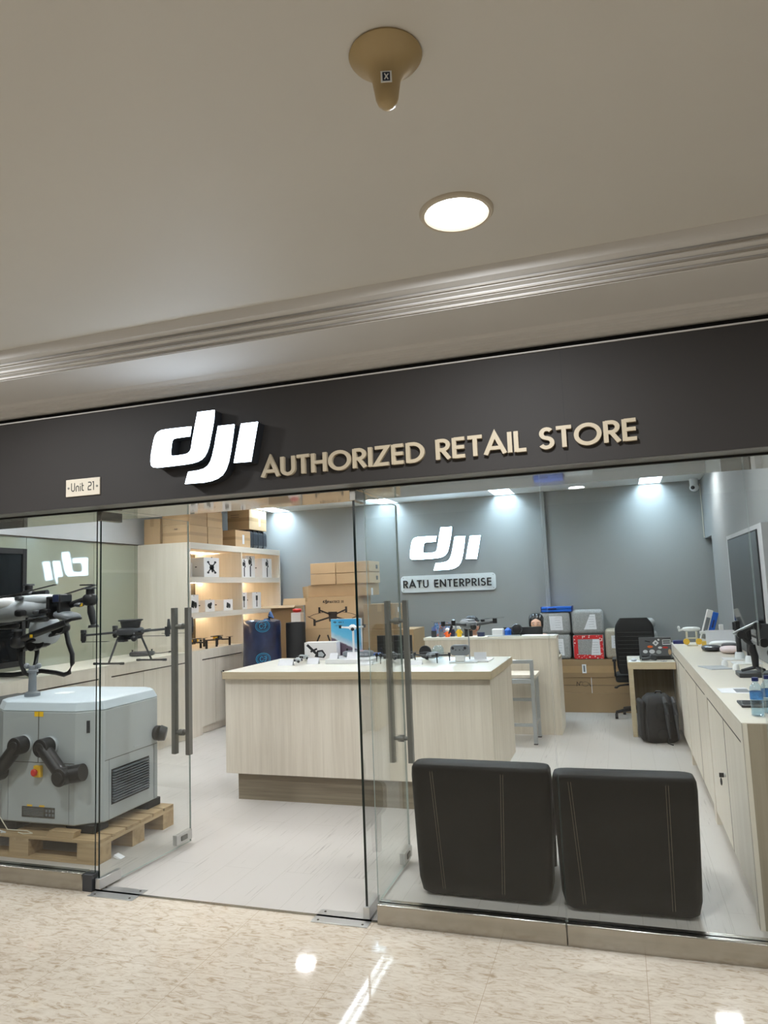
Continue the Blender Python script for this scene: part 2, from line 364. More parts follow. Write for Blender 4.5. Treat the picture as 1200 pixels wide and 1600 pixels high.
# ---------------------------------------------------------------- lettering
def arc(cx, cy, rx, ry, a0, a1, n=14): return [(cx+rx*math.cos(math.radians(a0+(a1-a0)*i/n)), cy+ry*math.sin(math.radians(a0+(a1-a0)*i/n))) for i in range(n+1)]
LET = {
 'A': (.80, [[(.02, -.0), (.40, .98), (.78, -.0)], [(.17, .30), (.63, .30)]]),
 'U': (.66, [[(.07, 1), (.07, .32)]+arc(.33, .32, .26, .26, 180, 360)+[(.59, .32), (.59, 1)]]),
 'T': (.58, [[(0, .93), (.58, .93)], [(.29, 0), (.29, .93)]]),
 'H': (.68, [[(.07, 0), (.07, 1)], [(.61, 0), (.61, 1)], [(.07, .52), (.61, .52)]]),
 'O': (1.0, [arc(.5, .5, .43, .44, 0, 360, 30)]),
 'R': (.58, [[(.07, 0), (.07, 1)], [(.07, .93), (.27, .93)]+arc(.27, .70, .23, .23, 90, -90)+[(.07, .47)], [(.26, .47), (.54, 0)]]),
 'I': (.16, [[(.08, 0), (.08, 1)]]),
 'Z': (.66, [[(.04, .93), (.58, .93), (.06, .07), (.62, .07)]]),
 'E': (.52, [[(.07, 0), (.07, 1)], [(.07, .93), (.5, .93)], [(.07, .52), (.48, .52)], [(.07, .07), (.5, .07)]]),
 'D': (.74, [[(.07, 0), (.07, 1)], [(.07, .93), (.27, .93)]+arc(.27, .5, .41, .43, 90, -90, 18)+[(.07, .07)]]),
 'L': (.46, [[(.07, 1), (.07, 0)], [(.07, .07), (.45, .07)]]),
 'S': (.56, [arc(.29, .72, .20, .21, 35, 270, 14)+arc(.27, .28, .22, .22, 90, -155, 14)[1:]]),
 'N': (.74, [[(.07, 0), (.07, 1)], [(.07, .95), (.67, .05)], [(.67, 0), (.67, 1)]]),
 'P': (.56, [[(.07, 0), (.07, 1)], [(.07, .93), (.27, .93)]+arc(.27, .68, .23, .25, 90, -90)+[(.07, .43)]]),
 'M': (.86, [[(.06, 0), (.14, 1)], [(.14, .95), (.43, .1), (.72, .95)], [(.72, 1), (.80, 0)]]),
 'C': (.8, [arc(.5, .5, .43, .44, 50, 310, 22)]),
 'n': (.56, [[(.06, 0), (.06, .4)]+arc(.28, .42, .22, .2, 180, 0)+[(.5, .4), (.5, 0)]]),
 'i': (.16, [[(.08, 0), (.08, .62)], [(.08, .76), (.08, .88)]]),
 't': (.36, [[(.08, .95), (.08, .2)]+arc(.22, .2, .14, .15, 180, 280)+[(.34, .06)], [(.08, .62), (.32, .62)]]),
 '1': (.3, [[(.02, .93), (.2, .93)], [(.2, 1), (.2, 0)]]),
 '2': (.62, [[(.06, .93), (.36, .93)]+arc(.38, .72, .19, .21, 90, -90)+[(.3, .51)]+arc(.26, .3, .2, .21, 90, 180)+[(.06, .07), (.58, .07)]]),
 '3': (.56, [arc(.26, .73, .22, .2, 130, -80, 12)+arc(.26, .28, .24, .22, 80, -140, 12)]),
 '0': (.66, [arc(.33, .5, .26, .43, 0, 360, 24)]),
 ' ': (.38, []), '-': (.4, [[(.05, .45), (.35, .45)]]), '4': (.6, [[(.45, 0), (.45, 1), (.05, .3), (.58, .3)]]),
}
def word(text, h, wd, f, d0, d1, gap=.16, maker=None):
    "lays text along u from 0; returns width. maker(b) is called once per letter, or one B is returned"
    x = 0; allb = B()
    for ch in text:
        adv, st = LET[ch]; b = B() if maker else allb
        for i_, s_ in enumerate(st): b.stroke([(x+u*h, v*h) for u, v in s_], wd, f, d0, d1*(1+.03*i_))
        if maker and st: maker(b)
        x += (adv+gap)*h
    return (x-gap*h, allb)
def smooth_poly(pts, it=0): return pts
DJ = [[(266,72),(344,62),(341,110),(334,150),(326,190),(318,230),(309,258),(298,278),(284,293),(266,303),(240,311),(205,317),(140,325),(75,332),(58,330),(49,322),(46,305),(47,280),(54,235),(61,200),(68,180),(79,166),(95,157),(120,152),(180,145),(235,139),(229,184),(165,193),(152,197),(145,206),(142,225),(138,262),(139,272),(146,277),(165,276),(205,270),(220,265),(230,256),(236,240),(241,205),(248,165)],
      [(362,137),(437,129),(430,185),(420,255),(410,305),(398,340),(382,365),(358,383),(330,394),(295,401),(207,408),(222,352),(268,345),(295,337),(314,323),(327,302),(336,272),(345,232),(352,190)],
      [(470,126),(547,117),(531,210),(515,303),(436,309),(452,218)]]
_y = -.235
LOGO = []
for poly in DJ:
    LOGO.append([(lambda q: (q.x, q.z))(at(220+a/3, 620+b/3, 'y', _y)) for a, b in poly])
_x0 = min(p[0] for q in LOGO for p in q); _z0 = min(p[1] for q in LOGO for p in q); _x1 = max(p[0] for q in LOGO for p in q); _z1 = max(p[1] for q in LOGO for p in q)
LOGON = [[((x-_x0)/(_z1-_z0), (z-_z0)/(_z1-_z0)) for x, z in q] for q in LOGO]; LOGOW = (_x1-_x0)/(_z1-_z0)
# ================================================================ THE SETTING
H, W, LW, RW, CZ, MZ = 2.072, 6.05, -5.30, 1.04, 2.75, 2.78
def slab(b, x0, x1, y0, y1, z0, z1, holes):
    xs = sorted({x0, x1}|{h for q in holes for h in q[:2]}); ys = sorted({y0, y1}|{h for q in holes for h in q[2:]})
    for i in range(len(xs)-1):
        for j in range(len(ys)-1):
            cx, cy = (xs[i]+xs[i+1])/2, (ys[j]+ys[j+1])/2
            if not any(q[0] < cx < q[1] and q[2] < cy < q[3] for q in holes): b.bx(xs[i], xs[i+1], ys[j], ys[j+1], z0, z1)
    return b
struct('floor', B().bx(-7.2, 3, .0, 8, -.1, 0), M['sfloor'], smooth=False)
struct('floor', B().bx(-8, 7, -8, -.0, -.1, 0), M['mfloor'], smooth=False)
washers = [(-4.72, -4.46), (-3.08, -2.82), (-1.47, -1.21), (.33, .58)]
wells = [(a, b_, 5.25, W-.02) for a, b_ in washers]
squares = [(-3.8, 4.78), (-1.9, 4.2), (-1.05, 4.2), (.74, 4.75), (-4.2, 2.0), (-1.5, 2.6), (.3, 2.3), (-3.9, .80), (-2.3, .80), (-.9, .80), (.45, .80), (-4.55, 2.9), (-4.6, 1.25)]  # front row and last two are added, unseen, to brighten upright faces and left
wells += [(x-.11, x+.11, y-.11, y+.11) for x, y in squares]
struct('ceiling', slab(B(), LW-.1, 1.8, .47, W+.1, CZ, CZ+.02, wells), M['ceil'], smooth=False)
for i, (x0, x1, y0, y1) in enumerate(wells):
    z = CZ+.02; h = .15 if i < 4 else .03
    t = T('ceiling_light', ['recessed slot light in the shop ceiling above the shelf unit', 'recessed slot light in the shop ceiling above the stacked cartons',
        'recessed slot light in the shop ceiling right of the lit wall logo', 'recessed slot light in the shop ceiling near the corner camera'][i] if i < 4 else
        'small square light of the shop ceiling, ' + ['the left of the middle row', 'the left centre of the middle row', 'the right centre of the middle row', 'the right of the middle row',
        'the left over the island table', 'the middle over the island table', 'the right over the long counter', 'added fill, front left over the grey station', 'added fill, front inside the open doors', 'added fill, front over the nearer black chair', 'added fill, front right over the water bottles', 'added fill, left before the tall shelf unit', 'added fill, far front left over the spraying drone'][i-4],
        'ceiling light', ((x0+x1)/2, (y0+y1)/2, z), group='lights in the shop ceiling')
    bb = B(); e = .012
    bb.bx(x0-e, x0, y0-e, y1+e, z, z+h, ).bx(x1, x1+e, y0-e, y1+e, z, z+h).bx(x0, x1, y0-e, y0, z, z+h).bx(x0, x1, y1, y1+e, z, z+h)
    obj('frame', bb, M['white'], t, w=True, smooth=False)
    obj('diffuser', B().bx(x0-e, x1+e, y0-e, y1+e, z+h, z+h+.01), M['wash' if i < 4 else 'panel'], t, w=True, smooth=False)
t = T('linear_ceiling_light', 'twin white tube light running front to back on the shop ceiling', 'ceiling light', (-2.86, 4.4, CZ-.06))
obj('housing', B().bx(-.08, .08, -.85, .85, .02, .06), M['white'], t, smooth=False)
for x in (-.05, .05): obj('tube', B().cyl((x, -.83, .005), (x, .83, .005), .013, n=10), M['tube'], t)

struct('wall_back', B().bx(LW-.2, -.905, W, W+.1, 0, CZ+.2).bx(-.885, 1.9, W, W+.1, 0, CZ+.2).bx(-.91, -.88, W+.035, W+.09, 0, CZ+.2), M['wall'], smooth=False)
b = B().bx(-.905, -.62, W-.018, W, 0, .62)
# slim vertical return beside the joint in the back wall
struct('trim_1', B().bx(-.905, -.835, W-.05, W, 0, CZ), M['wall'], smooth=False)
struct('wall_right', B().bx(RW, RW+.1, .05, 5.42, 0, CZ+.2).bx(RW, RW+.1, 5.42, W, 2.03, CZ+.2), M['wall'], smooth=False)
struct('wall_niche', B().bx(1.45, 1.55, 5.2, W, 0, 2.2).bx(RW+.1, 1.5, 5.32, 5.42, 0, 2.1).bx(RW+.1, 1.5, 5.3, W, 2.03, 2.1), M['wall'], smooth=False)
struct('wall_left', B().bx(LW-.12, LW, -.1, W, 0, .3).bx(LW-.12, LW, .0, W, 2.187, CZ+.2), M['wallL'], smooth=False)
# back-painted glass lining of the left wall, in panels with thin joints
js = [.05, .85, 2.012, 2.93, 3.61, 4.75, W-.01]
for a, c in zip(js, js[1:]):
    struct('wall_panel', B().bx(LW-.11, LW, a+.002, c-.002, .3, 2.18), M['backp'], smooth=False)
struct('trim_2', B().bx(LW-.08, LW+.012, .05, W, 2.18, 2.192), M['gap'], smooth=False)
# dark window in the left wall
wy0, wy1, wz0, wz1 = .2, 2.0, .985, 2.07
b = B().bx(LW, LW+.02, wy0, wy1, wz0, wz0+.05).bx(LW, LW+.02, wy0, wy1, wz1-.05, wz1)
for y in (wy0, .95, 1.62, wy1-.045): b.bx(LW, LW+.022, y, y+.045, wz0, wz1)
b.bx(LW, LW+.02, wy0, wy1, 1.6, 1.64)
wf = struct('window_1', b, M['blackm'], smooth=False)
obj('pane', B().bx(LW+.001, LW+.008, wy0+.01, wy1-.01, wz0+.01, wz1-.01), M['screen'], wf, smooth=False)

# mall side
struct('trim_40', B().bx(-.1745, -.1725, -.1588, -.158, H+.01, 2.585), M['dgap'], smooth=False)
struct('ceiling', B().bx(-8, 7, -8, -.68, MZ, MZ+.1), M['mceil'], smooth=False)
def profile_run(pts, x0, x1):
    b = B(); f = lambda u, v, d: Vector((d, u, v)); return b.prism(pts, f, x0, x1)
struct('trim_3', profile_run([(-.135, 2.95), (-.135, 2.625), (-.20, 2.625), (-.205, 2.64), (-.235, 2.642), (-.24, 2.652), (-.265, 2.654), (-.28, 2.668), (-.60, 2.675), (-.605, 2.69), (-.63, 2.695), (-.635, 2.712), (-.66, 2.718), (-.665, 2.735), (-.70, 2.745), (-.72, 2.779), (-.72, 2.95)], -8, 7), M['mcor'], ang=20)
b = B()
for y, z in ((-.604, 2.681), (-.634, 2.701), (-.666, 2.725)): b.bx(-8, 7, y-.006, y+.002, z-.003, z+.004)
struct('trim_4', b, M['groove'], smooth=False)
struct('trim_5', B().bx(-8, 7, -.13, -.02, 2.585, 2.68), M['dgap'], smooth=False)
struct('trim_6', B().bx(-8, 7, -.166, -.15, 2.592, 2.598), M['mcor'], smooth=False)
struct('wall_front', B().bx(-8, 7, -.158, -.02, H, 2.592), M['fascia'], smooth=False)
struct('wall_bulkhead', B().bx(-8, 2, .0, .46, H+.006, 2.9), M['wallL'], smooth=False)
struct('trim_7', B().bx(-8, 2, -.02, .0, H-.012, 2.6), M['dgap'], smooth=False)
struct('trim_8', B().bx(-7, 2, .004, .47, H-.004, H+.004), M['soffit'], smooth=False)
struct('trim_9', B().bx(-7, 2, -.155, -.022, H-.003, H), M['steeld'], smooth=False)
struct('wall_mall_back', B().bx(-8, 7, -8.1, -8, 0, MZ), pm('mall_far_wall', (52, 48, 44), .5), smooth=False)
struct('wall_mall_left', B().bx(-8.1, -8, -8, 6, 0, 3), pm('mall_side_wall', (52, 48, 44), .5), smooth=False)
struct('wall_mall_right', B().bx(7, 7.1, -8, 0, 0, 3), pm('mall_side_wall', (52, 48, 44), .5), smooth=False)
struct('wall_outer_right', B().bx(1.12, 7, -.02, .04, 0, H), M['fascia'], smooth=False)
struct('wall_outer_left', B().bx(-8, -6.4, -.02, .1, 0, H), M['fascia'], smooth=False)

# sills
def sill(x0, x1, splits, n):
    for a, c in zip([x0]+splits, splits+[x1]):
        struct('trim_%d' % n, B().bx(a+.001, c-.001, -.03, .035, 0, .092), M['steel'], bevel=.004); n += 1
    return n
n = sill(-6.4, -2.86, [-4.6], 10); n = sill(-1.18, 1.12, [-.314, .545], n)
# dark end of the left sill
struct('trim_%d' % n, B().bx(-2.862, -2.80, -.026, .04, 0, .088), M['dark'], bevel=.003); n += 1
struct('trim_%d' % n, B().bx(-2.80, -1.18, -.012, .006, 0, .004), M['steel'], smooth=False); n += 1
for i, (a, c) in enumerate([(-2.79, -2.51), (-1.50, -1.215)]):
    t = T('floor_spring_cover', ['steel floor plate under the left glass door pivot', 'steel floor plate under the right glass door pivot'][i], 'floor plate', ((a+c)/2, 0, 0), group='floor spring covers at the doors')
    obj('plate', B().bx(a, c, -.072, .062, .0, .004), M['chrome'], t, w=True, bevel=.001)
    for x in (a+.03, c-.03):
        for y in (-.05, .04): obj('screw', B().cyl((x, y, .004), (x, y, .0055), .006, n=10), M['gap'], t, w=True)
# fixed glass
def pane(b, x0, x1, y0, y1, z0, z1, long='x'):
    b.bx(x0, x1, y0, y1, z0, z1)
    for f in b.bm.faces:
        nrm = f.normal if f.normal.length else (f.normal_update() or f.normal)
        if abs(f.normal.y if long == 'x' else f.normal.x) < .5: f.material_index = 1
    return b
k = 2
for a, c in ((-6.4, -4.6), (-4.596, -2.80), (-1.18, -.316), (-.312, .541), (.545, 1.12)):
    b = B().bx(a, c, -.005, .005, .092, H); b.bm.normal_update()
    for f in b.bm.faces:
        if abs(f.normal.y) < .5: f.material_index = 1
    struct('window_%d' % k, b, [M['glass'], M['edge'] if c == -2.80 else M['lightedge']], smooth=False); k += 1

def door(idx, hinge, end):
    hx, hy = hinge; L = math.hypot(end[0]-hx, end[1]-hy); a = math.atan2(end[1]-hy, end[0]-hx)
    o = bpy.data.objects.new('door_%d' % idx, None); C.objects.link(o); o.location = (hx, hy, 0); o.rotation_euler = (0, 0, a); o['kind'] = 'structure'
    b = B().bx(0, L, -.006, .006, .012, H-.012); b.bm.normal_update()
    for f in b.bm.faces:
        if f.normal.x < -.5: f.material_index = 1
        elif abs(f.normal.y) < .5: f.material_index = 2
    obj('door_glass', b, [M['glass'], M['edge'], M['lightedge']], o, smooth=False)
    obj('pivot_fitting', B().bx(-.012, .15, -.016, .016, .012, .065), M['chrome'], o, bevel=.002)
    obj('top_fitting', B().bx(-.012, .15, -.016, .016, H-.066, H-.012), M['steel'], o, bevel=.002)
    lk = obj('lock', B().bx(L-.15, L-.002, -.016, .016, .03, .09), M['chrome'], o, bevel=.002)
    obj('lock_cylinder', B().bx(L-.11, L-.05, -.022, .022, .045, .075), M['steeld'], lk, bevel=.004)
    hp = B()
    for s in (-1, 1): hp.bx(L-.092, L-.058, s*.055-.015, s*.055+.015, .565, 1.49)
    h = obj('handle', hp, M['steeld'], o, bevel=.001)
    for z in (.70, 1.37): obj('handle_mount', B().cyl((L-.075, -.055, z), (L-.075, .055, z), .011, n=12).cyl((L-.075, -.016, z), (L-.075, .016, z), .02, n=14), M['steeld'], h)
door(1, (-2.775, .0), (-2.705, .762))
door(2, (-1.238, .0), (-1.25, .768))

# mall ceiling fittings
downs = [(-.42, -1.14), (-3.0, -1.14), (2.2, -1.14), (-3.0, -3.6), (2.4, -3.6), (-.42, -6.0), (-3.0, -6.0), (2.4, -6.0), (-5.6, -1.14), (-5.6, -3.6)]
for i, (x, y) in enumerate(downs):
    t = T('downlight', 'round white downlight set in the mall ceiling' if i == 0 else 'round mall downlight beyond the picture, ' + ['', 'before the glass doors', 'right of the shopfront', 'left of the camera', 'right of the camera', 'behind the camera', 'behind and left of the camera', 'behind and right of the camera', 'at the far left by the shopfront', 'at the far left beside the camera'][i], 'downlight', (x, y, MZ), group='downlights in the mall ceiling')
    obj('trim_ring', B().lathe([(.100, .0), (.100, -.006), (.106, -.012), (.116, -.012), (.121, -.006), (.122, .0)], n=48), M['plate'], t)
    obj('diffuser', B().lathe([(.0, -.004), (.101, -.004), (.101, .0)][::-1], n=40), M['down'], t)
    ld = bpy.data.lights.new('lamp', 'AREA'); ld.shape = 'DISK'; ld.size = .2; ld.energy = MALL_W*(1.15 if i < 3 else .75); ld.color = (.93, .965, 1)
    lo = bpy.data.objects.new('lamp', ld); C.objects.link(lo); lo.parent = t; lo.location = (0, 0, -.014)
t = T('ceiling_antenna', 'yellowed funnel-shaped antenna hanging from the mall ceiling with a small blue and white sticker', 'ceiling antenna', (-.425, -1.88, MZ))
obj('funnel', B().lathe([(.083, 0), (.085, -.005), (.080, -.012), (.060, -.026), (.043, -.043), (.033, -.064), (.029, -.09), (.026, -.110), (.021, -.123), (.012, -.131), (.002, -.133)], n=40), M['beige'], t)
d = (CO-Vector((-.425, -1.88, 2.69))); a = math.atan2(d.y, d.x)+PI/2
st = obj('sticker', B().bx(-.0125, .0125, -.0405, -.039, -.097, -.072, rot=RX(.12)), M['white'], t)
st.rotation_euler = (0, 0, a)
s2 = obj('sticker_symbol', B().bx(-.0085, .0085, -.0415, -.040, -.094, -.075, rot=RX(.12)), pm('navy_sticker', (26, 40, 66), .5), st)
s3 = obj('sticker_mark', B().stroke([(-.004, -.078), (.0, -.085), (-.004, -.092)], .0025, lambda u, v, d: Vector((u, -.0425+d, v)), 0, .001).stroke([(.005, -.079), (.0, -.085), (.004, -.092)], .0025, lambda u, v, d: Vector((u, -.0425+d, v)), 0, .001), M['white'], st)

# ================================================================ SIGNS
t = T('logo_sign', 'large lit white logo sign with dark returns on the dark fascia above the doors', 'sign', (-2.0, -.158, 2.15))
for q in LOGO:
    s = obj('logo_letter', B().prism(q, lambda u, v, d: Vector((u, d, v)), -.229, -.159), M['signside'], t, w=True, smooth=False)
    obj('lit_face', B().prism(q, lambda u, v, d: Vector((u, d, v)), -.236, -.229), M['signwhite'], s, w=True, smooth=False)
def wall_word(text, p0, p1, y, h, wd, m, depth, parent, name='letter', gap=.16):
    "p0, p1: (x, z) of the first and last letter foot"
    tw, _ = word(text, h, wd, lambda u, v, d: Vector((u, d, v)), 0, 1, gap); _.bm.free()
    k = (p1[0]-p0[0])/tw; sl = (p1[1]-p0[1])/(p1[0]-p0[0])
    f = lambda u, v, d: Vector((p0[0]+u*k, y-d, p0[1]+u*k*sl+v))
    mats = m
    if parent is not None:
        word(text, h, wd, f, 0, depth, gap, maker=lambda b: obj(name, b, m, parent, w=True, smooth=False))
    else: return word(text, h, wd, f, 0, depth, gap)[1]
t = T('sign_lettering', 'champagne raised lettering reading AUTHORIZED RETAIL STORE on the dark fascia', 'sign', (-.8, -.158, 2.14))
wall_word('AUTHORIZED', (-1.655, 2.136), (-.815, 2.140), -.158, .094, .0165, M['gold'], .02, t, gap=.10)
wall_word('RETAIL', (-.757, 2.141), (-.343, 2.143), -.158, .094, .0165, M['gold'], .02, t, gap=.10)
wall_word('STORE', (-.286, 2.144), (.123, 2.146), -.158, .094, .0165, M['gold'], .02, t, gap=.10)
t = T('unit_plate', 'small cream plate reading Unit 21 on the dark fascia at the left', 'sign', (-2.76, -.158, 2.131))
obj('plate', B().bx(-2.874, -2.647, -.166, -.1585, 2.131, 2.227), M['plate'], t, w=True, bevel=.002)
wall_word('Unit 21', (-2.838, 2.158), (-2.683, 2.158), -.166, .048, .0055, M['inkb'], .001, t, 'printed_letter', gap=.14)
for x in (-2.855, -2.665): obj('screw', B().cyl((x, -.166, 2.179), (x, -.1685, 2.179), .006, n=12), M['steeld'], t, w=True)

t = T('logo_sign', 'lit white logo sign on the grey back wall of the shop', 'sign', (-2.2, W, 1.87))
hz = .574; x0, z0 = -2.668, 1.794
for q in LOGON:
    qq = [(x0+u*hz*1.0*(.985/(LOGOW*hz)), z0+v*hz) for u, v in q]
    s = obj('logo_letter', B().prism(qq, lambda u, v, d: Vector((u, d, v)), W-.045, W-.012), M['signside'], t, w=True, smooth=False)
    obj('lit_face', B().prism(qq, lambda u, v, d: Vector((u, d, v)), W-.05, W-.045), M['signwall'], s, w=True, smooth=False)
t = T('name_plate_sign', 'frosted rounded plate reading RATU ENTERPRISE below the back wall logo', 'sign', (-2.17, W, 1.53))
f = lambda u, v, d: Vector((u, d, v))
def rrect(x0, x1, z0, z1, r, n=5):
    p = []
    for cx, cz, a in ((x1-r, z0+r, 270), (x1-r, z1-r, 0), (x0+r, z1-r, 90), (x0+r, z0+r, 180)): p += arc(cx, cz, r, r, a, a+90, n)
    return p
obj('plate', B().prism(rrect(-2.82, -1.518, 1.508, 1.734, .05), f, W-.022, W-.012), M['acryl'], t, w=True, smooth=False)
for x in (-2.785, -1.55):
    for z in (1.535, 1.707): obj('standoff', B().cyl((x, W-.028, z), (x, W-.001, z), .008, n=10), M['alu'], t, w=True)
wall_word('RATU ENTERPRISE', (-2.785, 1.572), (-1.575, 1.566), W-.023, .102, .0155, M['inkb'], .012, t, gap=.17)
# ================================================================ FURNITURE
# ---- long cream counter along the left wall
def cab_front(t, X, y0, y1, ztop, split, side, knob=None, plane=-1):
    "two recessed doors in a bay on the plane x = X; side = +1 when the room is towards +x"
    for i, (a, c) in enumerate(((y0, split), (split, y1))):
        if c-a < .02: continue
        if i and side < 0: obj('door_gap', B().bx(X+.003, X+.004, a-.004, a+.004, .085, ztop), M['gap'], t, w=True, smooth=False)
        rc = .012 if side > 0 else .004; dd = obj('door', B().bx(X-side*.03, X-side*rc, a+.002, c-.002, .085, ztop), M['lam'], t, w=True, bevel=.001)
        if knob is not None and i == knob[0]:
            y = knob[1]
            lk = obj('lock', B().cyl((X-side*.012, y, knob[2]), (X+side*.006, y, knob[2]), .011, n=14), M['chrome'], dd, w=True)
            if len(knob) > 3: obj('key', B().bx(X+side*.006, X+side*.03, y-.002, y+.002, knob[2]-.012, knob[2]+.012).ell((X+side*.022, y, knob[2]-.035), .006, .014, .022, 12), M['black'], dd, w=True)
def counter(name, label, X, XB, y0, y1, z, side, bays, band, stile=.05, kick=.075, topm='topc'):
    t = T(name, label, 'counter cabinet', ((X+XB)/2, (y0+y1)/2, 0))
    inn = X-side*.03; lo, hi = sorted((XB, inn)); b = B().bx(lo, hi-0 if side > 0 else hi, y0, y1, kick if False else .0, .01)
    b = B()
    klo, khi = sorted((XB, X-side*.05)); b.bx(klo, khi, y0+.02, y1-.002, 0, kick)
    l2, h2 = sorted((XB, X-side*.031)); b.bx(l2, h2, y0+.001, y1-.001, kick, z-.0185)
    obj('body', b, M['lam'], t, w=True, smooth=False)
    fr = B(); a, c = sorted((X-side*.031, X)); fr.bx(a, c, y0, y1, z-band, z-.0185)
    ed = sorted([y0]+[v for q in bays for v in (q[0], q[1])]+[y1])
    for i in range(0, len(ed), 2):
        if ed[i+1]-ed[i] > .004: fr.bx(a, c, ed[i], ed[i+1], .0, z-band)
    obj('face_frame', fr, M['lam'], t, w=True, smooth=False)
    for q in bays:
        cab_front(t, X, q[0], q[1], z-band-.014, q[2], side, q[3] if len(q) > 3 else None)
        obj('shadow_gap', B().bx(*sorted((X-side*.0305, X-side*(.014 if side > 0 else .003))), q[0], q[1], z-band-.014, z-band), M['gap'], t, w=True, smooth=False)
    a, c = sorted((XB, X+side*.0)); obj('countertop', B().bx(a, c, y0, y1, z-.018, z), M[topm], t, w=True, smooth=False)
    return t
CX = -4.6; LZ = .95
counter('counter_cabinet', 'low cream cabinet along the left wall behind the grey station', CX, LW+.001, .62, 2.262, LZ, 1, [(.70, 2.19, 1.45)], .105)
counter('counter_cabinet', 'low cream cabinet along the left wall under the folding black drone', CX, LW+.001, 2.264, 3.655, LZ, 1, [(2.35, 3.63, 2.85)], .105)
counter('counter_cabinet', 'low cream cabinet forming the base of the lit shelf unit', CX, LW+.001, 3.657, 5.95, LZ, 1, [(3.90, 4.83, 4.20, (1, 4.33, .66, 1)), (4.87, 5.9, 5.4)], .105)
# ---- lit shelf unit
t = T('shelf_unit', 'tall cream open shelf unit with warm strip lights along the left wall', 'shelf unit', (-4.9, 4.8, LZ))
SY0, SY1, SXF, SXB = 3.66, 5.95, -4.6, LW+.002; zs = [(1.315, 1.38), (1.722, 1.79), (2.112, 2.185)]
obj('side_panel', B().bx(SXB, SXF, SY0, SY0+.022, LZ, 2.185), M['lam'], t, w=True, smooth=False)
obj('side_panel', B().bx(SXB, SXF, SY1-.03, SY1, LZ, 2.185), M['lam'], t, w=True, smooth=False)
obj('divider', B().bx(SXB, SXF-.003, 4.84, 4.862, LZ, 2.112), M['lam'], t, w=True, smooth=False)
brd = lambda y0, y1, a, c: B().bx(SXB, SXF-.03, y0, y1, a+.03, c).bx(SXF-.03, SXF, y0, y1, a, c)
obj('top_board', brd(SY0+.022, SY1-.03, 2.112, 2.185), M['lamh'], t, w=True, smooth=False)
for a, c in zs[:2]:
    obj('shelf', brd(SY0+.022, 4.84, a, c), M['lamh'], t, w=True, smooth=False); obj('shelf', brd(4.862, SY1-.03, a, c), M['lamh'], t, w=True, smooth=False)
obj('back_panel', B().bx(SXB, SXB+.006, SY0+.022, SY1-.03, LZ, 2.14), M['mirror'], t, w=True, smooth=False)  # added over the wall glass; dark colour stands in for its reflection
for a, c in zs:
    for y0, y1 in ((SY0+.03, 4.83), (4.87, SY1-.04)): obj('led_strip', B().bx(-5.23, -5.21, y0, y1, a+.018, a+.029), M['led'], t, w=True, smooth=False)

# ---- island table
t = T('display_island', 'washed wood display island with a thick white top in the middle of the shop', 'display table', (-1.92, 2.14, 0))
obj('body', B().bx(-2.955, -.885, 1.632, 2.645, .207, .914), M['isl'], t, w=True, smooth=False)
obj('plinth', B().bx(-2.89, -.95, 1.70, 2.58, 0, .207), M['plinth'], t, w=True, smooth=False)
obj('top', B().bx(-2.972, -.872, 1.614, 2.66, .914, .969), M['lamx'], t, w=True, bevel=.002)
obj('top_surface', B().bx(-2.970, -.874, 1.616, 2.658, .9685, .9700), M['top'], t, w=True, smooth=False)
TZ = .9702
# ---- reception desk
t = T('reception_desk', 'high cream reception desk in front of the grey back wall', 'reception desk', (-1.37, 4.6, 0))
obj('front_panel', B().bx(-2.075, -.655, 4.373, 4.41, 0, .985), M['isl'], t, w=True, smooth=False)
obj('counter_shelf', B().bx(-2.085, -.648, 4.365, 4.62, .985, 1.013), M['top'], t, w=True, bevel=.002)
obj('side_panel', B().bx(-.685, -.650, 4.41, 4.60, 0, .985).bx(-.685, -.65, 4.60, 4.89, 0, .75), M['lam'], t, w=True, smooth=False)
obj('side_panel', B().bx(-2.075, -2.04, 4.41, 4.60, 0, .985).bx(-2.075, -2.04, 4.60, 4.89, 0, .75), M['lam'], t, w=True, smooth=False)
obj('desk_top', B().bx(-2.075, -.65, 4.44, 4.90, .75, .775), M['lamx'], t, w=True, bevel=.002)
# ---- right long counter
RX0, RZ0 = .49, .888
counter('counter_cabinet', 'cream counter along the right wall, front unit nearest the glass', RX0, RW-.002, .33, 1.809, RZ0, -1, [(.40, 1.75, 1.03, (1, 1.12, .46, 1))], .095)
c2 = counter('counter_cabinet', 'cream counter along the right wall, rear unit reaching the laptop desk', RX0, RW-.002, 1.811, 4.86, RZ0, -1, [(1.86, 3.3, 2.45), (3.36, 4.8, 4.1)], .095)
t = T('end_panel', 'brown wooden end panel, shade in its colour, closing the right counter beside the glass', 'end panel', (.76, .32, 0))
obj('panel', B().bx(RX0, RW-.002, .308, .329, 0, RZ0), M['shadeend'], t, w=True, smooth=False)
obj('edge_band', B().bx(RX0-.0, RX0+.02, .306, .308, 0, RZ0), M['lam'], t, w=True, smooth=False)
# ---- laptop desk
t = T('desk', 'small cream desk with slab legs holding the laptop beside the right counter', 'desk', (.27, 4.7, 0))
obj('desk_top', B().bx(.035, .488, 4.372, 5.02, .665, .735), M['lamx'], t, w=True, bevel=.002)
obj('top_surface', B().bx(.037, .486, 4.374, 5.018, .7345, .736), M['top'], t, w=True, smooth=False)
obj('leg', B().bx(.04, .085, 4.378, 5.01, 0, .665), M['lamx'], t, w=True, bevel=.001)
obj('modesty_panel', B().bx(.085, .486, 4.86, 4.88, .26, .665), M['shadeend'], t, w=True, smooth=False)
obj('leg', B().bx(.45, .486, 4.90, 5.01, 0, .665), M['lamx'], t, w=True, smooth=False)

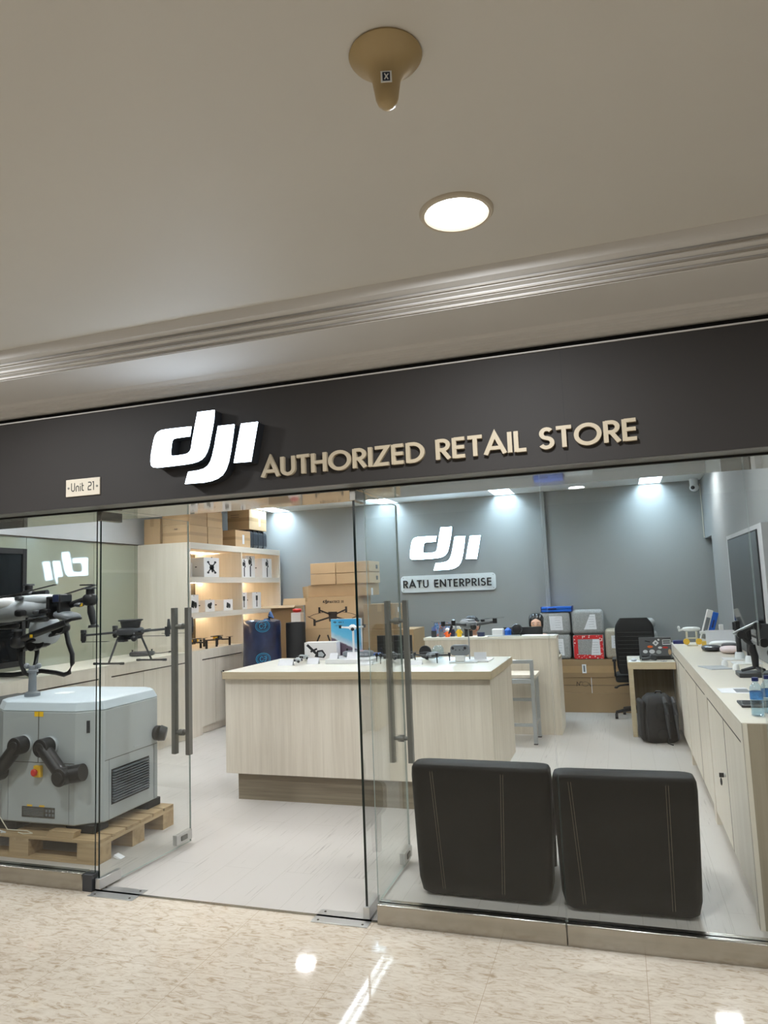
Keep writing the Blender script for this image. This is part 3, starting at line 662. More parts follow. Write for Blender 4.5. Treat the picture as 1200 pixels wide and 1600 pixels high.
# ---- black sofa chairs behind the glass
def lounge(loc, rz, lab, wdt, hgt, seams):
    t = T('lounge_chair', lab, 'chair', loc, rz, 'black leather chairs behind the glass')
    hw = wdt/2; b = B()
    n = 14; rings = []
    # tapering rounded back slab
    vs, fs = [], []
    zz = [0.006, .02, .08, .2, .35, .5, hgt-.06, hgt-.02, hgt-.004, hgt]
    for k, z in enumerate(zz):
        q = z/hgt; hwz = hw*(.93+.07*q**.7)-(0.03 if k in (0,) else .012 if k == 1 else 0)-(.012 if k == 8 else .03 if k == 9 else .004 if k == 7 else 0); th = .16-(.03 if k in (0, 9) else .008 if k == 8 else 0); y0 = -.0+.02*(1-q)+(.012 if k in (0, 9) else .004 if k == 8 else 0)
        r = .045
        vs += [Vector((u, v, z+.006*math.cos(u/hw*1.4))) for u, v in rrect(-hwz, hwz, y0, y0+th, min(r, th/2-.005), 5)]
    m = len(vs)//len(zz)
    fs = [(k*m+i, k*m+(i+1) % m, (k+1)*m+(i+1) % m, (k+1)*m+i) for k in range(len(zz)-1) for i in range(m)]+[tuple(range(m-1, -1, -1)), tuple(range((len(zz)-1)*m, len(zz)*m))]
    b._add(vs, fs); bk = obj('backrest', b, M['leather'], t, ang=60)
    for (u0, u1) in seams:
        for dx in (-.006, .006):
            sm = B()
            pts = [(u0+dx+(u1-u0)*(k/9), .02*(1-(.04+(hgt-.07)*k/9)/hgt)-.0023, .04+(hgt-.07)*k/9) for k in range(10)]
            sm.tube([(p[0], p[1]+.002, p[2]) for p in pts], .0009, 4)
            obj('stitching', sm, M['stitch'], bk)
    obj('piping', B().tube([(-hw*.93, .012, hgt-.042)]+[(u*hw*.9, .0025, hgt-.03+.006*math.cos(u*1.4)) for u in (-.8, -.4, 0, .4, .8)]+[(hw*.93, .012, hgt-.042)], .0016, 6), M['leather'], bk)
    obj('seat_cushion', B().bx(-hw*.95, hw*.95, .185, .62, .22, .40), M['leather'], t, bevel=.035, seg=4)
    for sx in (-1, 1):
        for y in (.21, .56): obj('leg', B().cyl((sx*hw*.8, y, 0), (sx*hw*.8, y, .22), .018, .022), M['blackm'], t)
    return t
lounge((-.742, .312, 0), math.radians(-1), 'black leather chair turned away behind the glass, nearer the open doors', .715, .648, [(-.20, -.24), (.10, .125)])
lounge((-.045, .298, 0), math.radians(1.5), 'black leather chair turned away behind the glass, nearer the right counter', .665, .632, [(-.21, -.245), (.185, .195)])

# ---- bar stool
t = T('bar_stool', 'silver square tube stool with a pale wooden seat and low back by the island', 'stool', (-1.07, 4.08, 0))
sq = .0175
def sqt(b, p0, p1, r=sq):
    return b.bx(min(p0[0], p1[0])-r, max(p0[0], p1[0])+r, min(p0[1], p1[1])-r, max(p0[1], p1[1])+r, min(p0[2], p1[2]), max(p0[2], p1[2]))
for x in (-1.265, -.868):
    obj('leg', sqt(B(), (x, 3.9, .008), (x, 3.9, .815)), M['alu'], t, w=True, bevel=.002)
    obj('leg', sqt(B(), (x, 4.26, .008), (x, 4.26, .63)), M['alu'], t, w=True, bevel=.002)
    for y in (3.9, 4.26): obj('foot_cap', B().bx(x-.019, x+.019, y-.019, y+.019, 0, .01), M['black'], t, w=True, bevel=.001)
obj('back_rail', B().bx(-1.2475, -.8855, 3.885, 3.915, .78, .815), M['alu'], t, w=True, bevel=.002)
fr = B().bx(-1.2475, -.8855, 3.885, 3.915, .585, .628).bx(-1.2475, -.8855, 4.245, 4.275, .585, .628)
for x in (-1.265, -.868): fr.bx(x-.015, x+.015, 3.918, 4.242, .585, .628)
obj('seat_frame', fr, M['alu'], t, w=True, bevel=.002)
st = B().bx(-1.2475, -.8855, 3.888, 3.912, .17, .20).bx(-1.2475, -.8855, 4.248, 4.272, .36, .39)
for x in (-1.265, -.868): st.bx(x-.012, x+.012, 3.918, 4.242, .17, .20)
obj('footrest', st, M['alu'], t, w=True, bevel=.002)
obj('seat', B().bx(-1.245, -.835, 3.922, 4.29, .63, .665), M['lam'], t, w=True, bevel=.003)

# ---- office chair
t = T('office_chair', 'black ribbed high-back office chair behind the laptop desk', 'chair', (.13, 5.2, 0))
b = B(); prof = []
for k in range(17):
    z = .52+.62*k/16; q = k/16
    hw = .20+.012*math.sin(q*PI)-(.055*max(0, (q-.8)/.2)**2)-(.02*max(0, (.1-q)/.1)); y = 5.18+.05*math.cos(q*3.2)+.05*q
    prof.append((z, hw, y))
vs = []; 
for z, hw, y in prof: vs += [Vector((.135+u, y+v, z)) for u, v in rrect(-hw, hw, -.03, .03, .028, 4)]
m = len(vs)//17
b._add(vs, [(k*m+i, k*m+(i+1) % m, (k+1)*m+(i+1) % m, (k+1)*m+i) for k in range(16) for i in range(m)]+[tuple(range(m-1, -1, -1)), tuple(range(16*m, 17*m))])
bk = obj('backrest', b, M['mesh'], t, w=True, ang=50)
rb = B()
for z in (.62, .665, .71, .755, .80, .845, .89, .935, .98): rb.tube([(-.05, 5.155+.05*math.cos((z-.52)/.62*3.2)+.05*(z-.52)/.62-.006, z), (.32, 5.155+.05*math.cos((z-.52)/.62*3.2)+.05*(z-.52)/.62-.006, z)], .006, 6)
obj('rib', rb, M['black'], bk, w=True)
obj('seat', B().bx(-.10, .37, 5.22, 5.66, .42, .50), M['mesh'], t, w=True, bevel=.03, seg=3)
for s in (-1, 1):
    x = .135+s*.235
    obj('armrest', B().tube([(x, 5.20, .66), (x, 5.19, .58), (x, 5.22, .50), (x-.03*s, 5.30, .455)], .014, 8).bx(x-.022, x+.022, 5.17, 5.45, .66, .685), M['black'], t, w=True, bevel=.004)
obj('lever', B().tube([(.09, 5.3, .40), (-.06, 5.26, .385), (-.09, 5.25, .37)], .009, 8).ell((-.10, 5.25, .365), .022, .014, .012), M['black'], t, w=True)
obj('gas_lift', B().cyl((.135, 5.44, .10), (.135, 5.44, .42), .025), M['black'], t, w=True)
for k in range(5):
    a = math.radians(200+72*k); e = (.135+.27*math.cos(a), 5.44+.25*math.sin(a))
    bl = obj('base_arm', B().tube([(.135, 5.44, .12), (e[0], e[1], .075)], [.026, .016], 8), M['black'], t, w=True)
    obj('caster', B().cyl((e[0]-.016, e[1], .03), (e[0]+.016, e[1], .03), .03, n=18).cyl((e[0], e[1], .05), (e[0], e[1], .08), .01), M['black'], bl, w=True)

# ---- television
t = T('television', 'large black flat television on the right wall above the counter', 'television', (RW-.03, 3.17, 1.5))
obj('backing_board', B().bx(RW-.046, RW-.001, 2.28, 3.98, 1.04, 1.93), M['wallL'], t, w=True, smooth=False)
sc_ = obj('frame', B().bx(RW-.054, RW-.0465, 2.44, 3.88, 1.07, 1.895), M['blackm'], t, w=True, bevel=.003)
obj('screen', B().bx(RW-.0555, RW-.0535, 2.455, 3.865, 1.09, 1.882), M['screen'], sc_, w=True, smooth=False)
# ---- camera near the corner, cable
t = T('security_camera', 'white dome security camera under the shop ceiling in the back right corner', 'security camera', (.98, 5.95, CZ))
obj('mount', B().cyl((.955, 5.93, 2.66), (.955, 5.93, CZ), .045, .05).bx(.93, .98, 5.90, W-.001, 2.70, 2.74), M['white'], t, w=True)
hd = obj('head', B().ell((.955, 5.92, 2.645), .055, .055, .05), M['white'], t, w=True)
obj('lens', B().cyl((.94, 5.878, 2.64), (.933, 5.858, 2.637), .022).ell((.933, 5.858, 2.637), .018, .012, .018), M['lcd'], hd, w=True)
tag(obj('wall_cable', B().tube([(1.033, 6.044, 2.70), (1.033, 6.044, 2.04)], .005, 6), M['cream']), 'thin pale cable running down the corner below the security camera', 'cable')
# ================================================================ PALLET AND GREY STATION
MX, MY = -3.54, .72     # station centre
t = T('pallet', 'wooden pallet with plywood blocks under the grey drone station', 'pallet', (-3.62, .68, 0))
px0, px1, py0, py1 = -4.2, -3.035, .30, 1.06
for x in (px0, -3.70, px1-.15):
    for y in (py0, .62, py1-.12): obj('block', B().bx(x, x+.15, y, y+.12, .018, .10), M['ply'], t, w=True, bevel=.001)
for y in (py0, .62, py1-.12): obj('bottom_board', B().bx(px0, px1, y, y+.12, 0, .018), M['ply'], t, w=True, bevel=.001)
for x in (px0, -3.70, px1-.15): obj('stringer_board', B().bx(x, x+.15, py0, py1, .10, .118), M['plyy'], t, w=True, bevel=.001)
ys = [py0, .435, .57, .705, .84, py1-.12]
for y in ys: obj('deck_board', B().bx(px0, px1, y, y+.118, .118, .138), M['ply'], t, w=True, bevel=.001)
PZ = .1381
t = T('plywood_offcut', 'short stack of three plywood strips on the front of the pallet', 'wood offcut', (-3.33, .34, PZ))
for i in range(3): obj('strip', B().bx(-3.42+.01*i, -3.22+.004*i, .305, .365, PZ+i*.0125, PZ+.012+i*.0125), M['ply'], t, w=True)

t = T('drone_docking_station', 'large light grey boxy drone charging station on the wooden pallet', 'drone station', (MX, MY, PZ))
def oct_(x0, x1, y0, y1, cx, cy, cb=.08): return [(x0+cx, y0), (x1-cx, y0), (x1, y0+cy), (x1, y1-cb), (x1-cb, y1), (x0+cb, y1), (x0, y1-cb), (x0, y0+cy)]
def loft(b, rings, mi=0):
    m = len(rings[0]); vs = [v for r in rings for v in r]
    return b._add(vs, [(k*m+i, k*m+(i+1) % m, (k+1)*m+(i+1) % m, (k+1)*m+i) for k in range(len(rings)-1) for i in range(m)]+[tuple(range(m-1, -1, -1)), tuple(range((len(rings)-1)*m, len(rings)*m))], mi)
def oring(z, ins=0, cx=.14, cy=.10): return [Vector((x, y, z)) for x, y in oct_(-3.965+ins, -3.118-ins, .358+ins, 1.075-ins, cx, cy)]
obj('body', loft(B(), [oring(.19, .006), oring(.20), oring(.872)]), M['body'], t, w=True, bevel=.006, ang=25)
top = [v.copy() for v in oring(.905)]
lidr = [oring(.8725), oring(.88), oring(.926, .018, .13, .09), oring(.936, .045, .11, .08)]
for k in (1,):
    for i in (2-1, 2, 0, 7): lidr[k][i].z = .878
obj('lid', loft(B(), lidr), M['lid'], t, w=True, bevel=.004, ang=20)
sb = lambda *a: B().bx(*a)
obj('seam', sb(-3.542, -3.538, .3565, .3585, .56, .872), M['gap'], t, w=True, smooth=False)
obj('seam', B().bx(-3.82, -3.262, .3565, .3585, .559, .562), M['gap'], t, w=True, smooth=False)
for x in (-3.775, -3.30): obj('seam', sb(x, x+.002, .3565, .3585, .2, .559), M['grey'], t, w=True, smooth=False)
obj('seam', sb(-3.1185, -3.1165, .46, .99, .559, .562), M['gap'], t, w=True, smooth=False)
obj('seam', sb(-3.1185, -3.1165, .498, .50, .2, .559), M['grey'], t, w=True, smooth=False)
obj('seam', sb(-3.1185, -3.1165, .955, .957, .2, .559), M['grey'], t, w=True, smooth=False)
vt = obj('vent', B().bx(-3.119, -3.1165, .52, .90, .28, .495), M['blackm'], t, w=True, smooth=False)
for k in range(12):
    z = .295+k*.0165
    obj('louvre', B().bx(-3.1165, -3.102, .53, .888, z, z+.008), M['louvre'], vt, w=True, smooth=False)
obj('badge', sb(-3.1165, -3.1145, .74, .80, .585, .592), M['lgrey'], t, w=True, smooth=False)
a = math.atan2(.10, .14)
obj('status_light', B().bx(-3.206, -3.186, .40, .404, .74, .815, rot=RZ(a)), M['dark'], t, w=True, smooth=False)
for s, (jx, jz) in ((-1, (-3.64, .672)), (1, (-3.44, .668))):
    fl = obj('arm_flange', B().lathe([(.058, 0), (.058, .012), (.05, .02)], c=(jx, .358, jz), ax=(0, -1, 0)), M['lgrey'], t, w=True)
    ex, ez = jx+s*.155, jz-.165
    obj('arm_joint', B().cyl((jx, .34, jz), (jx, .262, jz), .055, n=28).cyl((jx, .262, jz), (jx, .255, jz), .034, n=24), M['black'], t, w=True, bevel=.004)
    obj('arm_link', B().tube([(jx, .292, jz), (ex, .292, ez)], .043, 18), M['black'], t, w=True)
    obj('arm_joint', B().cyl((ex, .33, ez), (ex, .25, ez), .054, n=28).cyl((ex, .25, ez), (ex, .244, ez), .034, n=24), M['black'], t, w=True, bevel=.004)
    obj('arm_hose', B().tube([(ex, .31, ez), (ex+.03*s, .325, ez+.004), (ex+.11*s, .335, ez+.018)], [.045, .052, .052], 18), M['black'], t, w=True)
obj('side_knob', B().cyl((-3.118, .98, .63), (-3.09, .98, .63), .05, n=28).cyl((-3.09, .98, .63), (-3.05, 1.0, .62), .055, .045, n=28), M['black'], t, w=True, bevel=.004)
es = obj('emergency_stop', sb(-3.555, -3.50, .335, .357, .475, .545), M['yellow'], t, w=True, bevel=.003)
obj('button', B().lathe([(.012, 0), (.012, .01), (.022, .014), (.022, .022), (.016, .027)], c=(-3.533, .335, .508), ax=(0, -1, 0)), M['red'], es, w=True)
lb = obj('rating_label', sb(-3.66, -3.405, .3555, .3575, .228, .292), M['lcd'], t, w=True, smooth=False)
ln = B()
for k in range(5): ln.bx(-3.65, -3.49, .355, .3556, .24+k*.01, .243+k*.01)
for k in range(6): ln.bx(-3.475+.025*(k % 3), -3.46+.025*(k % 3), .355, .3556, .24+.024*(k//3), .255+.024*(k//3))
tx = obj('printed_text', ln, M['grey'], lb, w=True, smooth=False); tx['kind'] = 'stuff'
for x in (-3.62, -3.525): obj('small_label', sb(x, x+.04, .3555, .3575, .293, .303), M['yellow'], t, w=True, smooth=False)
for x in (-3.573, -3.536): obj('warning_sticker', sb(x, x+.033, .3555, .3575, .842, .872), M['yellow'], t, w=True, smooth=False)
for x, y in ((-3.90, .42), (-3.30, .42), (-3.14, .47), (-3.2, .96), (-3.9, .96)):
    pass
for x0, x1, y0, y1 in ((-3.95, -3.72, .37, .50), (-3.36, -3.15, .40, .54), (-3.30, -3.125, .90, 1.04), (-3.95, -3.75, .90, 1.04)):
    obj('foot', B().bx(x0, x1, y0, y1, PZ, .19), M['blackm'], t, w=True, bevel=.006)
obj('socket_panel', B().prism(rrect(-3.72, -3.60, .66, .76, .03), lambda u, v, d: Vector((u, v, d)), .9355, .939), M['white'], t, w=True, smooth=False)
mp = obj('sensor_mast', B().lathe([(.05, 0), (.05, .02), (.04, .028), (.026, .034), (.024, .155), (.034, .157), (.036, .17), (.026, .176), (.024, .20), (.0, .20)], c=(-3.80, .57, .9355)), M['grey'], t, w=True)
for dx in (-.05, .05): obj('sensor_cup', B().ell((-3.80+dx, .57, 1.135), .019, .019, .019, 14).cyl((-3.80, .57, 1.12), (-3.80+dx, .57, 1.132), .006), M['grey'], mp, w=True)

# loose charger cables on the pallet
tag(obj('cable', B().tube([(-3.86, .33, .32), (-3.83, .33, .25), (-3.75, .335, PZ+.012), (-3.62, .36, PZ+.004), (-3.55, .33, PZ+.004), (-3.60, .31, PZ+.004), (-3.66, .33, PZ+.003)], .0032, 6), M['cream']), 'thin cream cable curling over the pallet below the station', 'cable')
tag(obj('cable', B().tube([(-3.93, .32, .19), (-3.86, .325, .16), (-3.80, .33, PZ+.004), (-3.74, .31, PZ+.004), (-3.77, .303, PZ+.004)], .0035, 6).bx(-3.94, -3.91, .31, .33, .185, .20), M['white']), 'white cable with a plug hanging at the left of the pallet', 'cable')
tag(obj('paper_scrap', B().bx(-3.02, -2.965, .42, .46, .0, .012, rot=RY(.35)), M['paper']), 'crumpled bit of white paper on the floor beside the pallet', 'paper')

# black equipment case left of the station
t = T('equipment_case', 'large black case standing at the left of the grey station behind the glass', 'case', (-4.42, .8, 0))
obj('body', B().bx(-4.56, -4.22, .45, 1.2, 0, .80), M['black'], t, w=True, bevel=.03, seg=3)
obj('lid', B().bx(-4.565, -4.215, .445, 1.205, .80, .86), M['dark'], t, w=True, bevel=.025, seg=3)

# ================================================================ DRONES ON THE LEFT COUNTER
def P(px, py, y): return at(px, py, 'y', y)
t = T('agricultural_drone', 'big folded grey and black spraying drone with tube landing legs on the left counter', 'drone', (-4.75, 1.5, LZ))
YD = 1.45
shell = B().ell(P(22, 955, YD), .42, .16, .085, 26, rot=RY(-.10), p=.75)
obj('fuselage', shell, M['lgrey'], t, w=True)
obj('upper_shell', B().ell(P(52, 938, YD-.02), .20, .10, .045, 22, rot=RY(-.04), p=.6), M['lgrey'], t, w=True)
obj('upper_shell', B().ell(P(8, 944, YD-.05), .18, .12, .05, 22, rot=RY(-.06), p=.6), M['white'], t, w=True)
obj('nose_shell', B().ell(P(105, 962, YD-.05), .10, .09, .035, 18, rot=RY(.2), p=.7), M['grey'], t, w=True)
c = P(90, 948, YD-.08)
obj('clamp_frame', B().bx(c.x-.075, c.x-.045, c.y-.05, c.y+.08, c.z-.10, c.z+.085).bx(c.x+.035, c.x+.065, c.y-.05, c.y+.08, c.z-.10, c.z+.085).bx(c.x-.075, c.x+.065, c.y-.05, c.y+.08, c.z+.06, c.z+.085), M['black'], t, w=True, bevel=.01)
obj('clamp_strap', B().bx(c.x-.01, c.x+.075, c.y-.055, c.y+.085, c.z+.03, c.z+.10), M['black'], t, w=True, bevel=.012)
obj('clamp_pad', B().bx(c.x+.0, c.x+.06, c.y-.058, c.y-.054, c.z+.04, c.z+.095), M['blued'], t, w=True, bevel=.002)
def arm(p0, p1, motor, y, knee=True):
    a, b_ = P(*p0, y), P(*p1, y)
    ar = obj('arm', B().tube([a, b_], .026, 14), M['black'], t, w=True)
    m_ = P(*motor, y)
    obj('motor_mount', B().ell(m_, .058, .05, .05, 16, p=.7).cyl(m_+Vector((0, 0, .03)), m_+Vector((0, 0, .085)), .034, n=20), M['black'], ar, w=True)
    obj('motor_cap', B().cyl(m_+Vector((0, 0, .085)), m_+Vector((0, 0, .10)), .05, .046, n=24), M['dark'], ar, w=True)
    return m_, ar
m1, ar1 = arm((92, 952), (136, 936), (141, 937), YD)
obj('folded_propeller', B().bx(m1.x-.34, m1.x+.05, m1.y-.022, m1.y+.022, m1.z+.104, m1.z+.110, rot=RY(-.22), pivot=(m1.x, m1.y, m1.z+.10)), M['dark'], ar1, w=True, bevel=.002)
obj('folded_propeller', B().bx(m1.x-.09, m1.x+.03, m1.y-.02, m1.y+.02, m1.z+.116, m1.z+.126), M['black'], ar1, w=True, bevel=.002)
obj('spray_nozzle', B().tube([m1+Vector((-.005, 0, -.02)), m1+Vector((.012, 0, -.10)), m1+Vector((.035, 0, -.20)), m1+Vector((.035, 0, -.205)), m1+Vector((.036, 0, -.225))], [.02, .032, .022, .04, .045], 18), M['black'], ar1, w=True)
obj('arm_light', B().ell(P(124, 945, YD-.03), .05, .03, .02, 14).cyl(P(127, 944, YD-.05), P(127, 944, YD-.07), .012), M['dark'], ar1, w=True)
obj('warning_label', B().bx(P(127, 945, YD-.07).x-.012, P(127, 945, YD-.07).x+.012, YD-.072, YD-.069, P(127, 945, YD-.07).z-.012, P(127, 945, YD-.07).z+.012), M['yellow'], ar1, w=True)
m2, ar2 = arm((20, 1004), (104, 972), (28, 1003), YD-.18)
obj('arm_tip', B().tube([P(100, 973, YD-.18), P(112, 968, YD-.18), P(127, 966, YD-.18)], [.016, .013, .009], 10), M['black'], ar2, w=True)
obj('warning_label', B().bx(P(49, 994, YD-.21).x-.012, P(49, 994, YD-.21).x+.012, YD-.215, YD-.21, P(49, 994, YD-.21).z-.012, P(49, 994, YD-.21).z+.012), M['yellow'], ar2, w=True)
arm((-30, 940), (74, 926), (45, 930), YD+.35)
obj('propeller_blade', B().bx(P(30, 928, YD+.2).x-.4, P(30, 928, YD+.2).x+.4, YD+.18, YD+.22, P(30, 928, YD+.2).z, P(30, 928, YD+.2).z+.006, rot=RY(-.16)), M['blackm'], t, w=True, bevel=.002)
obj('propeller_blade', B().bx(P(40, 972, YD-.2).x-.36, P(40, 972, YD-.2).x+.2, YD-.22, YD-.18, P(40, 972, YD-.2).z, P(40, 972, YD-.2).z+.006, rot=RY(-.14)), M['dark'], t, w=True, bevel=.002)
for (px, py, rx, rz, mm) in ((32, 958, .05, .03, 'black'), (70, 955, .045, .02, 'black'), (30, 935, .03, .02, 'dark'), (58, 957, .03, .018, 'dark'), (12, 978, .12, .03, 'black'), (60, 968, .1, .022, 'dark')):
    obj('body_fitting', B().ell(P(px, py, YD-.15), rx, .03, rz, 14, p=.6), M[mm], t, w=True)
tk = obj('tank', B().ell(P(70, 985, YD), .11, .11, .12, 22, p=.7), pm('translucent_tank', (205, 212, 216), .35), t, w=True)
obj('tank_strap', B().bx(P(58, 985, YD).x-.012, P(58, 985, YD).x+.012, YD-.115, YD+.11, P(60, 975, YD).z-.03, P(60, 975, YD).z+.06), M['black'], tk, w=True, bevel=.004)
for (px, py, r_) in ((57, 1008, .045), (70, 1004, .04), (40, 1008, .05), (100, 980, .045), (93, 985, .03)):
    obj('pump', B().cyl(P(px, py, YD-.02), P(px, py, YD-.02)+Vector((0, -.06, .0)), r_, n=18).ell(P(px, py, YD-.03), r_*1.1, .04, r_*.8, 14, p=.7), M['black'], t, w=True)
def leg(pts, yy): obj('landing_leg', B().tube([P(x, y, v) if not isinstance(v, Vector) else v for (x, y), v in zip(pts, yy)], .0165, 12), M['black'], t, w=True)
def zfix(p, z): p = p.copy(); p.z = z; return p
la = [P(103, 985, YD), P(107, 1005, YD), P(113, 1022, YD), P(113, 1036, YD), zfix(P(108, 1046, YD), .985), zfix(P(100, 1050, YD), LZ+.0195), zfix(P(88, 1046, YD), .985), zfix(P(65, 1047, YD), 1.0), zfix(P(20, 1053, YD), LZ+.0195), zfix(P(-30, 1060, YD), LZ+.0195)]
obj('landing_leg', B().tube(la, .019, 12), M['black'], t, w=True)
lc = [P(38, 1003, YD-.12), P(33, 1018, YD-.12), P(33, 1036, YD-.12), zfix(P(38, 1050, YD-.1), 1.0), zfix(P(48, 1058, YD-.05), LZ+.0195), zfix(P(56, 1052, YD), LZ+.03), P(55, 1040, YD+.1), P(58, 1020, YD+.15), P(58, 1003, YD+.15)]
obj('landing_leg', B().tube(lc, .019, 12), M['black'], t, w=True)
obj('cross_bar', B().tube([P(103, 986, YD), P(40, 1003, YD-.12)], .015, 10), M['black'], t, w=True)

# drone with top tub
t = T('spreader_drone', 'dark grey quad drone with T-shaped legs standing unfolded on the left counter', 'drone', (-4.62, 2.45, LZ))
c = Vector((-4.50, 2.50, 1.25))
obj('fuselage', B().ell(c, .10, .13, .045, 20, p=.6).bx(c.x-.07, c.x+.07, c.y-.09, c.y+.09, c.z-.07, c.z), M['dark'], t, w=True, bevel=.004)
obj('hopper', B().lathe([(.082, 0), (.098, .07), (.115, .075), (.115, .085), (.10, .088), (.0, .088)], c=(c.x, c.y, c.z+.03), n=28), M['dark'], t, w=True)
for s, (ex, ey, ez) in ((1, (-4.0, 2.38, 1.275)), (-1, (-5.02, 2.46, 1.225)), (1, (-4.06, 2.85, 1.27)), (-1, (-5.0, 2.9, 1.24))):
    e = Vector((ex, ey, ez)); ar = obj('arm', B().tube([c+Vector((s*.08, 0, 0)), e], .011, 12).cyl(c+Vector((s*.12, 0, 0)), c+(e-c)*.32, .016), M['dark'], t, w=True)
    obj('motor', B().cyl(e+Vector((0, 0, -.055)), e+Vector((0, 0, .02)), .026, n=20).cyl(e+Vector((0, 0, -.07)), e+Vector((0, 0, -.055)), .018), M['black'], ar, w=True)
    if s > 0: obj('landing_light', B().tube([e+Vector((.015, 0, .0)), e+Vector((.012, 0, .09))], [.02, .011], 12), M['dark'], ar, w=True)
    else: obj('landing_light', B().bx(ex-.022, ex+.022, ey-.02, ey+.02, ez+.02, ez+.055), M['dark'], ar, w=True, bevel=.005)
    obj('propeller', B().bx(ex-(.33 if s > 0 else -.02), ex+(.02 if s > 0 else .30), ey-.018, ey+.018, ez-.064, ez-.061), M['blackm'], ar, w=True)
for y, yy in ((2.42, 2.36), (2.58, 2.70)):
    lx = -4.58 if y < 2.5 else -4.44
    l_ = obj('landing_leg', B().tube([(lx, y, 1.2), (lx-.06 if y < 2.5 else lx+.03, yy, LZ+.015)], .010, 10), M['dark'], t, w=True)
    fx = lx-.06 if y < 2.5 else lx+.03
    obj('foot_bar', B().cyl((fx-.16, yy, LZ+.012), (fx+.16, yy, LZ+.012), .0095, n=12).cyl((fx-.17, yy, LZ+.012), (fx-.13, yy, LZ+.012), .012).cyl((fx+.13, yy, LZ+.012), (fx+.17, yy, LZ+.012), .012), M['black'], l_, w=True)
obj('gimbal_camera', B().ell(c+Vector((.10, -.08, -.06)), .03, .028, .03, 16).cyl(c+Vector((.10, -.08, -.03)), c+Vector((.08, -.06, .0)), .01).bx(c.x-.05, c.x+.02, c.y-.12, c.y-.06, c.z-.09, c.z-.04), M['black'], t, w=True)
# remote controller on the counter
def remote(name, label, loc, rz, m, scr=True, tilt=0):
    t = T(name, label, 'remote controller', loc, rz)
    obj('body', B().ell((0, 0, .025), .13, .065, .025, 22, p=.45), M[m], t)
    if scr: obj('screen', B().bx(-.075, .075, -.045, .045, .0485, .052), M['lcd'], t, bevel=.002)
    for s in (-1, 1): obj('thumb_stick', B().cyl((s*.10, .0, .045), (s*.10, 0, .065), .007).cyl((s*.10, 0, .065), (s*.10, 0, .069), .012), M['black'], t)
    obj('antenna', B().bx(-.06, .06, .06, .07, .02, .035), M['black'], t, bevel=.003)
    return t
remote('remote_controller', 'dark remote controller lying on the left counter beside the spreader drone', (-4.93, 3.25, LZ), .5, 'dark')
tag(obj('cable', B().tube([(-4.85, 3.33, LZ+.02), (-4.84, 3.45, LZ+.012), (-4.80, 3.55, LZ+.015)], .004, 6).cyl((-4.80, 3.55, LZ+.015), (-4.80, 3.6, LZ+.015), .009), M['black']), 'short black cable from the dark controller on the left counter', 'cable')
tag(obj('battery_pack', B().bx(-4.78, -4.69, 3.70, 3.79, LZ+.001, LZ+.06), M['orange'], bevel=.006), 'small orange block on the left counter against the shelf unit base', 'battery')
# ================================================================ BOXES
def carton(name, label, cat, x0, x1, y0, y1, z0, z1, m='kraft', rz=0, group=None, tape=True, bev=.003, flap='x'):
    cx, cy = (x0+x1)/2, (y0+y1)/2
    t = T(name, label, cat, (cx, cy, z0), rz, group); dx, dy, h = (x1-x0)/2, (y1-y0)/2, z1-z0
    obj('carton_body', B().bx(-dx, dx, -dy, dy, 0, h), M[m], t, bevel=bev)
    if tape:
        b = B()
        if flap == 'x': b.bx(-dx, dx, -.025, .025, h, h+.0006).bx(dx, dx+.0006, -.025, .025, h-.09, h).bx(-dx-.0006, -dx, -.025, .025, h-.09, h)
        elif flap == 'y': b.bx(-.025, .025, -dy, dy, h, h+.0006).bx(-.025, .025, -dy-.0006, -dy, h-.09, h)
        elif flap == 'side': b.bx(dx, dx+.0008, -dy, dy, h*.42, h*.6).bx(-dx, dx, -dy-.0008, -dy, h*.42, h*.6)
        obj('tape', b, M['tape'], t, smooth=False)
    return t
# on top of the shelf unit
ZT = 2.1855
carton('cardboard_box', 'cardboard box at the left end of the shelf unit top against the wall', 'cardboard box', -5.24, -5.02, 3.70, 3.98, ZT, ZT+.30, 'kraft', flap='y')
k = 0
LB = {(0, 0): 'lower front cardboard box of the four on the shelf unit top, nearest the doors', (0, 1): 'upper front cardboard box of the four on the shelf unit top, nearest the doors',
      (1, 0): 'lower rear cardboard box of the four on the shelf unit top', (1, 1): 'upper rear cardboard box of the four on the shelf unit top'}
for i, (y0, y1) in enumerate(((3.70, 4.07), (4.082, 4.42))):
    for j, (z0, z1) in enumerate(((0, .205), (.206, .40))):
        b_ = carton('cardboard_box', LB[(i, j)], 'cardboard box', -4.99, -4.62-.005*j, y0, y1, ZT+z0, ZT+z1, 'kraft2' if (i+j) % 2 else 'kraft', group='cardboard boxes on the shelf unit top', flap='side')
        if (i, j) == (0, 0):
            bb = wall_word('-M-', (-4.85, ZT+.15), (-4.76, ZT+.15), 3.6995, .02, .003, M['ink'], .0006, None); obj('printed_mark', bb, M['ink'], b_, w=True, smooth=False)
carton('cardboard_box', 'thin cardboard box on the upper front box, just under the ceiling', 'cardboard box', -4.99, -4.63, 3.71, 4.06, ZT+.401, ZT+.49, 'kraft', group=None, tape=False)
carton('cardboard_box', 'thin cardboard box on the upper rear box, just under the ceiling', 'cardboard box', -4.99, -4.63, 4.09, 4.41, ZT+.401, ZT+.49, 'kraft2', tape=False)
b_ = carton('cardboard_box', 'cardboard box with a white side label, low on the shelf unit top', 'cardboard box', -4.98, -4.62, 4.73, 5.12, ZT, ZT+.215, 'kraft', flap='side')
obj('paper_label', B().bx(.1805, .182, -.02, .03, .04, .16), M['paper'], b_)
